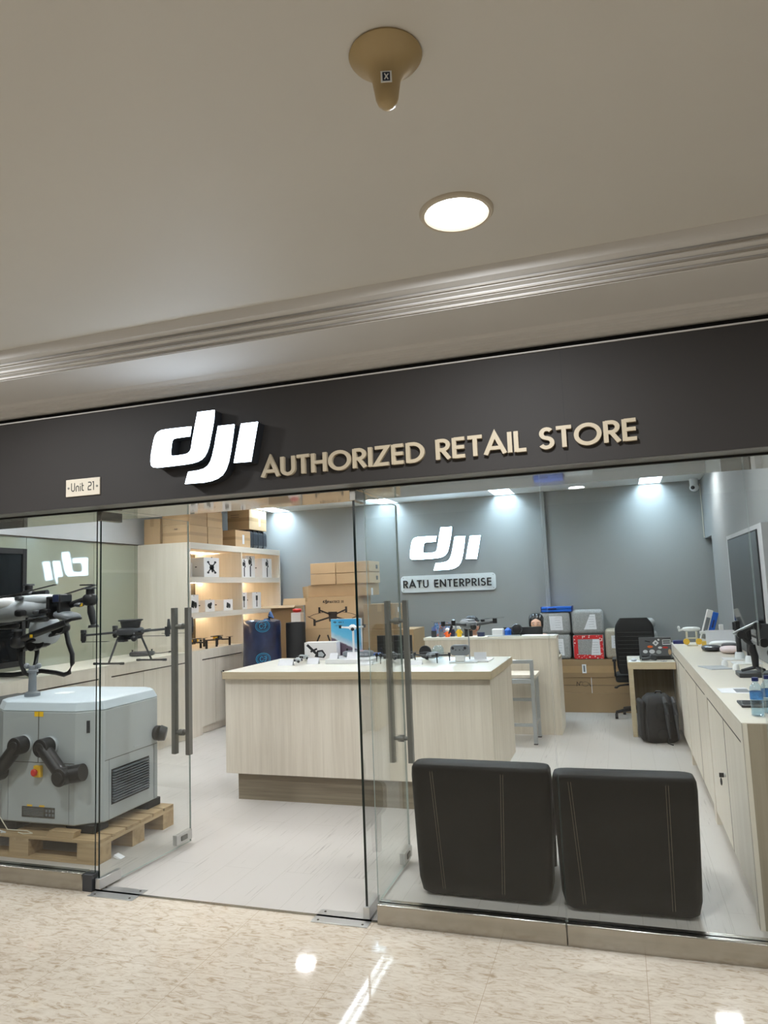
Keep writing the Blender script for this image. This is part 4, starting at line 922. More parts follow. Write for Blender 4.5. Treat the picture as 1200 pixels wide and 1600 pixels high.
b_ = carton('cardboard_box', 'tall cardboard box with stamped marks leaning over the black wrapped parcel', 'cardboard box', -4.99, -4.66, 5.17, 5.66, ZT+.255, ZT+.53, 'kraft', flap='side')
obj('paper_label', B().bx(.1655, .167, .02, .07, .06, .17), M['paper'], b_)
sp = B()
for k in range(14): sp.bx(-.11+.018*(k % 7), -.10+.018*(k % 7), -.2462, -.2455, .17+.03*(k//7), .178+.03*(k//7))
q = obj('stamped_marks', sp, M['ink'], b_, smooth=False); q['kind'] = 'stuff'
t = T('wrapped_parcel', 'parcel wrapped in black woven strap sheet on the shelf unit top', 'parcel', (-4.83, 5.44, ZT))
obj('wrap', B().bx(-.15, .16, -.28, .28, 0, .25), pm('black_woven_wrap', (34, 38, 46), .35, var=.5, scale=40, bump=.8, bscale=60), t, bevel=.05, seg=3)
for y in (-.14, 0, .14): obj('strap', B().bx(-.152, .163, y-.012, y+.012, -.0, .2515), M['black'], t, bevel=.01)

# retail boxes on the shelves
FX = lambda X, yc, zc: (lambda u, v, d: Vector((X+d, yc+u, zc+v)))
FY = lambda Y, xc, zc: (lambda u, v, d: Vector((xc+u, Y-d, zc+v)))
def picture(parent, X, yc, zc, kind, s, m='inkb', plane='x'):
    "device picture printed on a carton face"
    b = B(); f = FX(X, yc, zc) if plane == 'x' else FY(X, yc, zc)
    def disc(u, v, ru, rv, n=16): b.prism([(u+ru*math.cos(2*PI*i/n), v+rv*math.sin(2*PI*i/n)) for i in range(n)], f, .0002, .0008)
    if kind == 'gimbal':
        b.stroke([(0, -.46*s), (0, .02*s)], .10*s, f, .0002, .0008); b.stroke([(0, .0), (.1*s, .14*s), (.08*s, .36*s), (-.06*s, .42*s)], .06*s, f, .0003, .0009); disc(-.06*s, .22*s, .12*s, .13*s); disc(.1*s, .1*s, .06*s, .06*s)
    elif kind == 'drone':
        disc(0, 0, .2*s, .13*s)
        for a in (-1, 1):
            for c_ in (-1, 1): b.stroke([(0, 0), (a*.3*s, c_*.22*s)], .07*s, f, .0002, .0008); disc(a*.3*s, c_*.24*s, .10*s, .05*s)
        disc(.06*s, -.14*s, .09*s, .09*s)
    elif kind == 'camera':
        b.prism([(-.28*s, -.18*s), (.02*s, -.25*s), (.1*s, .12*s), (-.2*s, .2*s)], f, .0002, .0008); disc(.18*s, -.08*s, .13*s, .18*s); disc(-.1*s, 0, .1*s, .12*s)
    elif kind == 'pocket':
        b.stroke([(0, -.42*s), (0, .0)], .10*s, f, .0002, .0008); b.prism([(-.13*s, .0), (.13*s, .0), (.13*s, .3*s), (-.13*s, .3*s)], f, .0002, .0008)
    elif kind == 'goggles':
        disc(-.06*s, .02*s, .26*s, .16*s); disc(.14*s, .12*s, .12*s, .12*s); disc(.02*s, -.14*s, .18*s, .07*s)
    obj('printed_picture', b, M[m], parent, smooth=False, w=True)
    lg = B(); lg.prism([(-.05*s, .44*s), (.05*s, .44*s), (.05*s, .475*s), (-.05*s, .475*s)], f, .0002, .0008); obj('printed_logo', lg, M[m], parent, smooth=False, w=True)
def retail(label, x0, x1, y0, y1, z0, h, kind, s, group='white retail boxes on the lit shelves'):
    t = T('retail_box', label, 'boxed product', ((x0+x1)/2, (y0+y1)/2, z0), 0, group)
    obj('box_body', B().bx(x0, x1, y0, y1, z0, z0+h), M['card'], t, w=True, bevel=.0015)
    if kind: picture(t, x1, (y0+y1)/2, z0+h*.5, kind, s)
    lg = B(); lg.bx((x0+x1)/2-.012, (x0+x1)/2+.012, y0-.0008, y0-.0002, z0+h*.5, z0+h*.5+.012); obj('side_mark', lg, M['inkb'], t, w=True, smooth=False)
    return t
z3, z2 = 1.7902, 1.3802
retail('narrow white box at the left end of the top lit shelf', -5.05, -4.86, 3.72, 3.86, z3, .27, None, 1)
retail('low white box beside the narrow one at the left of the top shelf', -5.0, -4.80, 3.88, 4.02, z3, .18, None, 1)
retail('wide white box with a drone picture on the top lit shelf', -4.86, -4.64, 4.02, 4.36, z3, .235, 'drone', .26)
retail('white gimbal box left of the pair in the right bay of the top shelf', -4.78, -4.64, 4.88, 5.08, z3, .245, 'gimbal', .24)
retail('tallest white gimbal box in the right bay of the top shelf', -4.93, -4.72, 5.16, 5.42, z3, .30, 'gimbal', .29)
retail('white gimbal box at the right end of the top lit shelf', -4.86, -4.66, 5.52, 5.80, z3, .27, 'gimbal', .27)
retail('white box with a double camera picture at the left of the middle lit shelf', -4.76, -4.64, 3.70, 3.90, z2, .205, 'camera', .2)
retail('small white box with a goggles picture on the middle lit shelf', -4.84, -4.68, 4.10, 4.31, z2, .14, 'goggles', .17)
retail('wide low white box with a camera picture on the middle lit shelf', -4.90, -4.68, 4.52, 4.74, z2, .135, 'camera', .17)
retail('tall white box with a small camera picture beside the shelf divider', -4.74, -4.64, 4.88, 5.04, z2, .215, 'pocket', .2)
retail('lone white box with a small camera picture in the right middle bay', -4.84, -4.68, 5.26, 5.50, z2, .215, 'pocket', .21)
retail('white box behind the blue wrapped roll in the lowest lit bay', -4.76, -4.66, 4.90, 5.02, LZ+.0005, .22, 'pocket', .2)
# black fpv drones in the lowest bay
def fpv(label, loc, rz, m='black'):
    t = T('racing_drone', label, 'drone', loc, rz)
    obj('frame_plate', B().bx(-.09, .09, -.03, .03, .07, .085).bx(-.09, .09, -.028, .028, .115, .125), M['black'], t, bevel=.004)
    for sx in (-1, 1):
        for sy in (-1, 1):
            a = obj('arm', B().tube([(sx*.06, sy*.02, .075), (sx*.12, sy*.10, .075)], .008, 8).cyl((sx*.12, sy*.10, 0), (sx*.12, sy*.10, .10), .014, n=14), M['black'], t)
            obj('propeller', B().bx(sx*.12-.055, sx*.12+.055, sy*.10-.008, sy*.10+.008, .102, .105), M['dark'], a)
    obj('camera', B().ell((.0, -.045, .10), .026, .022, .026, 14).cyl((0, -.06, .10), (0, -.075, .10), .013), M['dark'], t)
    obj('battery', B().bx(-.05, .05, -.022, .022, .085, .115), M['yellow'], t, bevel=.003)
    return t
fpv('bulky black drone with a yellow battery at the left of the lowest lit bay', (-4.79, 4.02, LZ+.0005), .9)
fpv('flat black folding drone at the right of the left lowest lit bay', (-4.77, 4.50, LZ+.0005), 1.4)

# ---- stack of cartons in the back left corner (floor standing)
YB = 5.2
def ctn(label, px0, py0, px1, py1, y, depth, zlo=None, m='kraft2', **k):
    a, b_ = at(px0, py1, 'y', y), at(px1, py0, 'y', y)
    z0 = a.z if zlo is None else zlo
    return carton('cardboard_box', label, 'cardboard box', a.x, b_.x, y, y+depth, z0, b_.z, m, **k), (a.x, b_.x, z0, b_.z)
G1 = 'cartons stacked on the floor behind the island'
t1, e1 = ctn('bottom carton of the big stack, printed with dark drone arms', 468, 981, 566, 1040, 4.95, .55, zlo=0, m='kraft2', tape=False)
b = B(); f = FY(4.95, 0, 0)
for p, q, wd in (((500, 992), (487, 1023), .02), ((512, 992), (523, 1023), .02), ((497, 1014), (507, 1014), .03), ((519, 1012), (525, 1018), .05)):
    a, c_ = at(*p, 'y', 4.95), at(*q, 'y', 4.95); b.stroke([(a.x, a.z), (c_.x, c_.z)], wd, f, .0004, .0012)
obj('printed_picture', b, M['ink'], t1, w=True, smooth=False)
z1 = e1[3]+.001
t2, e2 = ctn('carton printed with a large quadcopter and logo in the middle of the big stack', 478, 931, 558, 981, 4.95, .50, zlo=z1, m='kraft')
b = B(); cx = (e2[0]+e2[1])/2+.02; cz = (e2[2]+e2[3])/2-.02; f = FY(4.95, cx, cz)
b.prism([(-.05, -.09), (.05, -.09), (.06, .03), (-.06, .03)], f, .0004, .0012)
for s in (-1, 1):
    b.stroke([(s*.04, 0), (s*.14, .04), (s*.17, .05)], .018, f, .0004, .0012); b.stroke([(s*.18, .02), (s*.18, .09)], .028, f, .0004, .0012)
    b.stroke([(s*.05, -.04), (s*.20, -.08), (s*.24, -.09)], .02, f, .0004, .0012); b.stroke([(s*.25, -.14), (s*.25, -.06)], .032, f, .0004, .0012)
    b.stroke([(s*.12, .03), (s*.26, -.0), (s*.33, -.03)], .006, f, .0004, .0012); b.stroke([(s*.25, -.06), (s*.34, -.02)], .008, f, .0004, .0012)
obj('printed_picture', b, M['ink'], t2, w=True, smooth=False)
b = B()
for q in LOGON: b.prism([(cx-.13+u*.05, e2[3]-.085+v*.05) for u, v in q], FY(4.95, 0, 0), .0004, .0012)
obj('printed_logo', b, M['ink'], t2, w=True, smooth=False)
b = wall_word('MATRICE 30', (cx-.04, e2[3]-.078), (cx+.15, e2[3]-.078), 4.9496, .03, .005, M['ink'], .001, None); obj('printed_lettering', b, M['ink'], t2, w=True, smooth=False)
for x in (e2[0]+.0, e2[1]-.03): obj('corner_tape', B().bx(x, x+.03, 4.949, 4.9495, e2[3]-.05, e2[3]), M['tape'], t2, w=True)
z2_ = e2[3]+.0015
t3, e3 = ctn('wide plain carton under the four flat boxes of the big stack', 482, 911, 572, 931, 5.02, .5, zlo=z2_, m='kraft2', tape=False)
obj('paper_label', B().bx(e3[1]+.0005, e3[1]+.002, 5.2, 5.27, e3[2]+.0, e3[2]+.09), M['paper'], t3, w=True)
z4 = e3[3]+.001; xs = [at(484.5, 895, 'y', 5.0).x, at(524.5, 895, 'y', 5.0).x, at(557, 895, 'y', 5.0).x+.17]
names = [['lower left flat box on top of the big carton stack', 'lower right flat box on top of the big carton stack'], ['upper left flat box on top of the big carton stack', 'upper right flat box on top of the big carton stack']]
for r_ in range(2):
    for c_ in range(2): 
        q = carton('cardboard_box', names[r_][c_], 'cardboard box', xs[c_]+.005, xs[c_+1]-.005, 5.0, 5.42, z4+r_*.139, z4+.134+r_*.139, 'kraft', group='flat boxes on the big carton stack', tape=False)
        if c_ == 1: obj('printed_mark', B().bx((xs[2]-xs[1])/2-.0025, (xs[2]-xs[1])/2-.0005, .05, .12, .04, .09), M['ink'], q)
# right of the big stack
t5, e5 = ctn('lower wide carton right of the big stack with a printed corner', 569, 983, 646, 1040, 4.85, .5, zlo=0, m='kraft3', flap='y')
t6, e6 = ctn('upper square carton right of the big stack with white side labels', 569, 943, 618, 984, 4.9, .4, zlo=e5[3]+.001, m='kraft3', flap='y')
for k, z in enumerate((.02, .13, .2)): obj('paper_label', B().bx(e6[1]+.0005, e6[1]+.002, 4.98+.05*(k % 2), 5.08, e6[2]+z, e6[2]+z+.06), M['paper'], t6, w=True)
# open carton, white box, tube
t7, e7 = ctn('open carton with raised flaps beside the blue wrapped roll', 424, 947, 461, 1000, 5.34, .26, zlo=0, m='kraft3', tape=False)
fb = obj('flap', B().bx(e7[0]-.10, e7[1]+.02, 5.245, 5.335, e7[3]-.006, e7[3]-.001, rot=RX(.35)), M['kraft3'], t7, w=True)
obj('flap', B().bx(e7[0]+.02, e7[1], 5.68, 5.685, e7[3], e7[3]+.10, rot=RX(-.3)), M['kraft2'], t7, w=True)
a = at(461, 1000, 'y', 5.25); b_ = at(478, 957, 'y', 5.25)
t = T('retail_box', 'white box standing on a carton behind the black roll with something red on it', 'boxed product', ((a.x+b_.x)/2, 5.3, 0))
q = carton('cardboard_box', 'low carton carrying the white boxes behind the black roll', 'cardboard box', a.x-.04, e1[0]-.01, 5.12, 5.235, 0, at(461, 981, 'y', 5.2).z-.001, 'kraft2', tape=False)
zc = at(461, 981, 'y', 5.2).z; t.location = ((a.x+b_.x)/2, 5.18, zc)
obj('box_body', B().bx(-.075, .06, -.05, .05, 0, at(461, 957, 'y', 5.25).z-zc), M['card'], t, bevel=.002)
hh = at(461, 957, 'y', 5.25).z
tag(obj('red_pouch', B().ell((t.location.x-.01, 5.18, hh+.028), .06, .045, .028, 16, p=.8), M['red']), 'small red pouch on the white box behind the black roll', 'pouch')
tag(obj('leaflet_stack', B().bx(a.x-.03, a.x+.09, 5.122, 5.129, zc+.001, zc+.07), M['paper']), 'thin stack of pink and white leaflets on the low carton', 'leaflets')
p0 = at(474, 982, 'y', 5.62)
tag(obj('cardboard_tube', B().cyl((-4.03, 5.72, .895), (-4.13, 5.80, 1.64), .055, n=24), M['kraft3']), 'cardboard tube leaning in the corner left of the carton stack', 'tube')
carton('cardboard_box', 'low carton on the floor under the leaning cardboard tube', 'cardboard box', -4.14, -3.92, 5.65, 5.86, 0, .888, 'kraft3', tape=False)
# dark blue wrapped roll, black roll
t = T('wrapped_roll', 'tall roll wrapped in dark blue film with round cyan logos beside the shelf unit', 'roll', (-4.17, 4.55, 0))
b = B(); n = 40; vs = []; prof = [(0, .20), (.02, .222), (.3, .225), (.7, .232), (1.0, .228), (1.2, .23), (1.235, .222), (1.245, .18), (1.24, .05)]
for z, r_ in prof: vs += [Vector((r_*math.cos(2*PI*i/n)*(1+.012*math.sin(5*i+z*9)), r_*math.sin(2*PI*i/n)*(1+.012*math.cos(3*i-z*7)), z+.008*math.sin(i*1.3)*(z > 1.1))) for i in range(n)]
b._add(vs, [(k*n+i, k*n+(i+1) % n, (k+1)*n+(i+1) % n, (k+1)*n+i) for k in range(len(prof)-1) for i in range(n)]+[tuple(range(n-1, -1, -1)), tuple(range((len(prof)-1)*n, len(prof)*n))])
obj('film_wrap', b, M['blued'], t, ang=60)
obj('twisted_top', B().tube([(.10, -.03, 1.235), (.13, -.03, 1.29), (.12, -.02, 1.33), (.17, -.03, 1.27)], [.06, .035, .03, .012], 10), pm('blue_film', (60, 92, 140), .3, bump=.5, bscale=10), t)
for z in (.80, 1.185):
    a0 = -1.05; cb = B()
    def f(u, v, d, z=z): return Vector(((.236+d)*math.cos(a0+u/.236), (.236+d)*math.sin(a0+u/.236), z+v))
    cb.stroke(arc(0, 0, .085, .068, 0, 360, 24), .008, f, 0, .001).stroke(arc(0, 0, .07, .052, 0, 360, 24), .004, f, 0, .001)
    cb.stroke(arc(-.018, 0, .02, .028, 40, 330, 10), .009, f, 0, .001).stroke([(.01, .028), (.035, .028), (.03, -.02), (.01, -.028)], .009, f, 0, .001).stroke([(.0, .0), (.05, .012)], .006, f, 0, .001)
    obj('round_logo', cb, M['cyan'], t, smooth=False)
t = T('black_roll', 'tall black cylinder standing on the floor right of the blue wrapped roll', 'roll', (-3.80, 4.72, 0))
obj('roll', B().lathe([(.118, 0), (.12, .01), (.12, 1.19), (.116, 1.205), (.10, 1.205), (.10, 1.19)], n=36), M['blackm'], t)
obj('core', B().cyl((0, 0, .1), (0, 0, 1.195), .10, n=30), M['black'], t)
# ================================================================ THINGS ON THE ISLAND
def quad(name, label, loc, rz, s, cb, ca, group=None, folded=False, tilt=0, gear=True):
    "small camera quadcopter, s = half span"
    t = T(name, label, 'drone', loc, rz, group); z0 = .055*s/.15
    k = s/.15
    obj('fuselage', B().ell((0, 0, z0), .035*k, .075*k, .024*k, 20, p=.6).bx(-.018*k, .018*k, -.06*k, .06*k, z0+.012*k, z0+.027*k), M[cb], t, bevel=.003)
    g = obj('gimbal_camera', B().ell((0, -.082*k, z0-.012*k), .018*k, .016*k, .017*k, 14).cyl((0, -.094*k, z0-.012*k), (0, -.102*k, z0-.012*k), .009*k), M['black'], t)
    for sx in (-1, 1):
        for sy in (-1, 1):
            e = Vector((sx*s*.78, sy*s*.66-(.02*k if sy > 0 else 0), z0+(.012*k if sy < 0 else .0)))
            if folded: e = Vector((sx*.045*k, sy*.02*k+sx*.01, z0-.005*k))
            a = obj('arm', B().tube([(sx*.028*k, sy*.045*k, z0), e], [.009*k, .007*k], 8), M[ca], t)
            obj('motor', B().cyl(e+Vector((0, 0, -.008*k)), e+Vector((0, 0, .018*k)), .012*k, n=14), M['black'], a)
            if gear and not folded: obj('landing_foot', B().tube([e, (e.x, e.y+.004*k, .003)], [.006*k, .004*k], 6), M[ca], a)
            th = random.uniform(0, 3) if not folded else PI/2
            for q in (0, PI): obj('propeller', B().bx(0, .068*k, -.007*k, .007*k, 0, .0015*k)._add([], []) if False else rotb(e, th+q, k), M['dark'], a)
    return t
def rotb(e, th, k):
    b = B(); c_, s_ = math.cos(th), math.sin(th)
    f = lambda u, v, d: Vector((e.x+u*c_-v*s_, e.y+u*s_+v*c_, e.z+.019*k+d))
    return b.prism([(0, -.003*k), (.03*k, -.009*k), (.068*k, -.004*k), (.068*k, .003*k), (.03*k, .006*k), (0, .003*k)], f, 0, .0015*k)
def tent(label, x, y, z, wd=.085, h=.04, rz=0, group='price cards on the island'):
    t = T('price_card', label, 'price card', (x, y, z), rz, group)
    obj('card', B().prism([(-.022, 0), (.006, h), (.008, h), (-.018, 0)], lambda u, v, d: Vector((d, u, v)), -wd/2, wd/2).prism([(.022, 0), (.006, h), (.004, h), (.018, 0)], lambda u, v, d: Vector((d, u, v)), -wd/2, wd/2), M['paper'], t, smooth=False)
    b = B()
    for k in range(3): b.bx(-wd*.38, wd*(.3-.08*k), -.0225+.0085*(k+1)*.62, -.0215+.0085*(k+1)*.62, .008+.009*k, .0095+.009*k)
    return t
tent('white price card at the left front edge of the island', -2.64, 2.06, TZ, .13, .05)
quad('folded_drone', 'small folded grey drone at the left front of the island', (-2.56, 2.12, TZ), .5, .10, 'lgrey', 'grey', folded=True)
quad('folded_drone', 'folded white and grey drone behind the front folded one on the island', (-2.63, 2.38, TZ), 1.1, .10, 'lgrey', 'lgrey', folded=True)
t = T('camera_box', 'white camera box with a black gimbal camera picture on the island', 'boxed product', (-2.50, 2.50, TZ), .10)
obj('box_body', B().bx(-.145, .145, -.06, .06, 0, .155), M['card'], t, bevel=.002)
b = B(); f = lambda u, v, d: Vector((u, -.06-d, v))
b.stroke([(-.12, .135), (-.04, .06)], .022, f, .0004, .001).stroke([(-.09, .075), (-.03, .10)], .016, f, .0004, .001).prism([(-.055, .03), (.03, .02), (.05, .045), (.02, .09), (-.03, .085)], f, .0004, .001)
obj('printed_picture', b, M['inkb'], t, smooth=False)
obj('printed_label', B().prism([(-.02, .035), (.02, .03), (.035, .05), (.01, .075), (-.02, .07)], f, .0011, .0014), M['lgrey'], t, smooth=False)
tent('white price card in front of the white camera box', -2.44, 2.16, TZ, .10, .05)
# stand with white mini drone
t = T('display_stand', 'white display plinth with a slim post holding up the white mini drone', 'display stand', (-2.14, 2.30, TZ))
obj('plinth', B().bx(-.19, .20, -.15, .20, 0, .035), M['white'], t, bevel=.003)
obj('post', B().cyl((.0, .02, .035), (.0, .02, .255), .009, n=16), M['white'], t)
q = quad('mini_drone', 'white mini drone raised on the slim post in front of the blue sky poster', (-2.14, 2.31, TZ+.235), .35, .13, 'white', 'white', gear=False)
remote('remote_controller', 'grey remote controller lying on the white plinth behind its price cards', (-2.13, 2.40, TZ+.0355), 0, 'grey', scr=False)
tent('white price card at the left on the white display plinth', -2.27, 2.20, TZ+.0355, .07, .05)
tent('white price card at the foot of the slim post on the plinth', -2.10, 2.20, TZ+.0355, .10, .055, .1)
t = T('poster_panel', 'upright sky blue poster panel with a dark mountain behind the mini drone', 'poster', (-2.33, 2.63, TZ))
obj('board', B().bx(-.13, .155, -.02, .012, .0, .345), M['white'], t, bevel=.002)
obj('print', B().bx(-.128, .153, -.022, -.0202, .002, .343), M['poster'], t, smooth=False)
b = B()
for qq in LOGON: b.prism([(-.105+u*.018, .308+v*.018) for u, v in qq], lambda u, v, d: Vector((u, -.0222-d, v)), 0, .0005)
obj('printed_logo', b, M['ink'], t, smooth=False)
_, b = word('MINI 3', .013, .0022, lambda u, v, d: Vector((u-.055, -.0222-d, v+.309)), 0, .0005)
obj('printed_lettering', b, M['ink'], t, smooth=False)
tag(obj('reflection_slab', B().bx(-2.20, -1.99, 2.50, 2.64, TZ, TZ+.045), M['blue'], bevel=.002), 'flat blue slab standing in for a reflection at the foot of the sky poster', 'boxed product')  # added blue slab in place of a reflection at the poster foot
# bigger dark drones
quad('camera_drone', 'dark grey drone with raised arms on the island behind the right door handle', (-1.775, 2.24, TZ), .5, .15, 'dark', 'dark')
t = T('camera_accessory', 'black camera rig standing on the island behind the dark drone', 'camera rig', (-1.84, 2.55, TZ))
obj('base', B().bx(-.15, .15, -.04, .05, 0, .035), M['dark'], t, bevel=.005)
for i in range(6): obj('antenna', B().cyl((-.13+.05*i, 0, .035), (-.13+.05*i, .0, .09+.02*(i % 3)), .007), M['black'], t)
obj('wire', B().tube([(-.04, .0, .09), (-.03, .0, .14), (.03, .0, .15), (.06, .0, .10)], .003, 6), M['black'], t)
obj('wheel', B().lathe([(.02, -.012), (.05, -.012), (.055, 0), (.05, .012), (.02, .012)], c=(.27, -.05, .057), ax=(0, 1, 0)), M['black'], t)
tent('white price card in front of the dark drone with raised arms', -1.93, 2.04, TZ, .10, .035)
quad('camera_drone', 'grey folding drone spread on the island left of the grey remote', (-1.445, 2.26, TZ), -.4, .14, 'grey', 'dark')
tent('white price card in front of the grey spread drone', -1.53, 2.06, TZ, .10, .035)
tag(obj('acrylic_block', B().ell((-1.46, 2.50, TZ+.055), .05, .04, .055, 16, p=.7), M['water']), 'small pale blue clear bag standing behind the grey spread drone', 'bag')
# drone on pole and remote
t = T('display_stand', 'clear and white display base with a thin metal pole holding up the dark drone', 'display stand', (-1.13, 2.32, TZ))
obj('base', B().bx(-.17, .14, -.11, .13, 0, .012), M['white'], t, bevel=.003)
obj('front_step', B().bx(-.16, .06, -.17, -.112, 0, .010), M['acryl'], t, bevel=.002)
obj('pole', B().cyl((-.035, .03, .012), (-.035, .03, .245), .0055, n=12), M['alu'], t)
obj('info_card', B().bx(.0, .10, .03, .034, .012, .065), M['paper'], t)
q = quad('camera_drone', 'dark grey drone raised on a thin pole above the island, one arm drooping', (-1.165, 2.35, TZ+.205), .55, .22, 'grey', 'dark', gear=False)
obj('tilted_arm_light', B().tube([(-.17, -.10, .08), (-.20, -.10, .02)], [.012, .006], 8), M['black'], q)
t = T('remote_controller', 'grey remote controller propped upright in a holder at the right of the island', 'remote controller', (-1.205, 2.18, TZ+.0125))
obj('body', B().prism(rrect(-.075, .075, .045, .125, .028), lambda u, v, d: Vector((u, d+v*.12, v)), -.022, .018), M['grey'], t, bevel=.006, seg=3)
for s in (-1, 1): obj('thumb_stick', B().cyl((s*.048, -.012, .105), (s*.048, -.034, .103), .006).cyl((s*.048, -.034, .103), (s*.048, -.038, .103), .011), M['black'], t)
for x in (-.03, 0, .03): obj('button', B().cyl((x, -.008, .087), (x, -.014, .087), .0045), M['black'], t)
obj('holder', B().bx(-.035, .035, -.025, .03, 0, .045), M['white'], t, bevel=.003)

# ================================================================ RECEPTION
RCZ = 1.0135
def can(label, x, y, r_, h, m, m2): 
    t = T('pen_pot', label, 'pot', (x, y, RCZ))
    obj('pot', B().lathe([(r_, 0), (r_, h), (r_-.004, h), (r_-.004, .01), (0, .01)]), M[m], t)
    for i in range(3): obj('pen', B().cyl((.01*(i-1), .005*i, .012), (.018*(i-1), .006*i, h+.04+.01*i), .004, n=8), M[m2], t)
    return t
t = T('picture_board', 'small standing picture with blue city lights on the reception desk', 'picture', (-1.89, 4.56, RCZ))
obj('board', B().bx(-.115, .115, -.005, .005, 0, .155), M['black'], t)
mc, tt, pp = base('night_city_print'); vn = noise(tt, coords(tt, (1, 1, 1)), 34, 5)
tt.links.new(ramp(tt, vn, [(.3, lin((30, 44, 90))), (.5, lin((120, 160, 205))), (.62, lin((190, 120, 90))), (.75, lin((50, 40, 80)))]), pp.inputs['Base Color'])
obj('print', B().bx(-.112, .112, -.0065, -.0052, .003, .152), mc, t, smooth=False)
can('small dark pot with pens at the left end of the reception desk', -1.99, 4.47, .03, .07, 'dark', 'blue')
can('grey pot with pens second from the left on the reception desk', -1.90, 4.45, .028, .06, 'grey', 'black')
def figure(label, x, y, c1, c2, h):
    t = T('figurine', label, 'figurine', (x, y, RCZ))
    obj('body', B().lathe([(.025, 0), (.028, .02), (.022, h*.55), (.012, h*.62)], n=16), M[c1], t)
    obj('head', B().ell((0, 0, h*.78), .026, .024, h*.22, 14), M[c2], t)
    for s in (-1, 1): obj('arm', B().tube([(s*.018, 0, h*.5), (s*.036, -.01, h*.3)], .008, 8), M[c1], t)
figure('small pale orange figurine on the reception desk before the picture', -1.83, 4.45, 'orange', 'card', .10)
figure('small purple and blue figurine standing behind the orange one', -1.79, 4.53, 'blued', 'lgrey', .13)
figure('yellow figurine with a white head on the reception desk', -1.70, 4.46, 'yellow', 'white', .135)
for i, x in enumerate((-1.60, -1.56)):
    can(('small black pot with pens right of the yellow figurine', 'second small black pot with pens, nearer the raised drone')[i], x-.02, 4.44+.07*i, .02, .06, 'black', 'black')
tag(obj('tape_roll', B().lathe([(.02, 0), (.042, 0), (.042, .045), (.02, .045)], c=(-1.46, 4.47, RCZ)), M['blued']), 'dark blue tape roll on the reception desk under the raised drone', 'tape roll')
tag(obj('tissue_box', B().bx(-1.34, -1.22, 4.47, 4.57, RCZ, RCZ+.075), M['white'], bevel=.006), 'white tissue box on the reception desk right of the drone pole', 'tissue box')
tag(obj('sanitiser_bottle', B().lathe([(.035, 0), (.036, .06), (.02, .075), (.012, .085)], c=(-1.17, 4.50, RCZ)), M['blue']), 'small blue bottle on the reception desk beside the tissue box', 'bottle')
t = T('desk_fan', 'small black round desk fan on the reception desk', 'fan', (-1.07, 4.48, RCZ))
obj('cage', B().lathe([(.01, -.03), (.05, -.02), (.058, 0), (.05, .02), (.01, .03)], c=(0, 0, .07), ax=(0, 1, 0), n=24), M['black'], t)
obj('base', B().lathe([(.045, 0), (.045, .008), (.01, .014)]), M['black'], t)
t = T('monitor', 'black computer monitor behind the reception desk in front of the woman', 'monitor', (-1.035, 4.70, .776))
obj('screen', B().bx(-.215, .215, -.012, .012, .06, .318), M['black'], t, bevel=.005)
obj('stand', B().bx(-.03, .03, .012, .03, .01, .15).bx(-.10, .10, -.05, .09, 0, .01), M['black'], t, bevel=.002)
t = T('monitor', 'black monitor at the low left end behind the island beside the reception desk', 'monitor', (-2.37, 4.2, .76))
obj('screen', B().bx(-.20, .20, -.012, .012, .05, .30), M['black'], t, bevel=.005)
obj('stand', B().bx(-.03, .03, .012, .03, .01, .15).bx(-.10, .10, -.05, .09, 0, .01), M['black'], t, bevel=.002)
t = T('side_table', 'low cream side table under the monitor left of the reception desk', 'table', (-2.37, 4.25, 0))
obj('tabletop', B().bx(-.25, .25, -.2, .25, .735, .76), M['lamx'], t, bevel=.002)
for x in (-.22, .22):
    for y in (-.17, .22): obj('leg', B().bx(x-.02, x+.02, y-.02, y+.02, 0, .735), M['lamx'], t, bevel=.002)
tag(obj('paper_sheet', B().prism([(-1.02, 4.40), (-.68, 4.39), (-.67, 4.56), (-1.0, 4.58)], lambda u, v, d: Vector((u, v, d)), RCZ+.0005, RCZ+.004), M['paper'], smooth=False), 'white sheets of paper on the right end of the reception desk', 'paper')
tag(obj('notebook', B().bx(-1.38, -1.03+.0, 4.385, 4.43, RCZ+.0005, RCZ+.010), M['lgrey'], bevel=.002), 'thin pale folder along the front edge of the reception desk', 'folder')

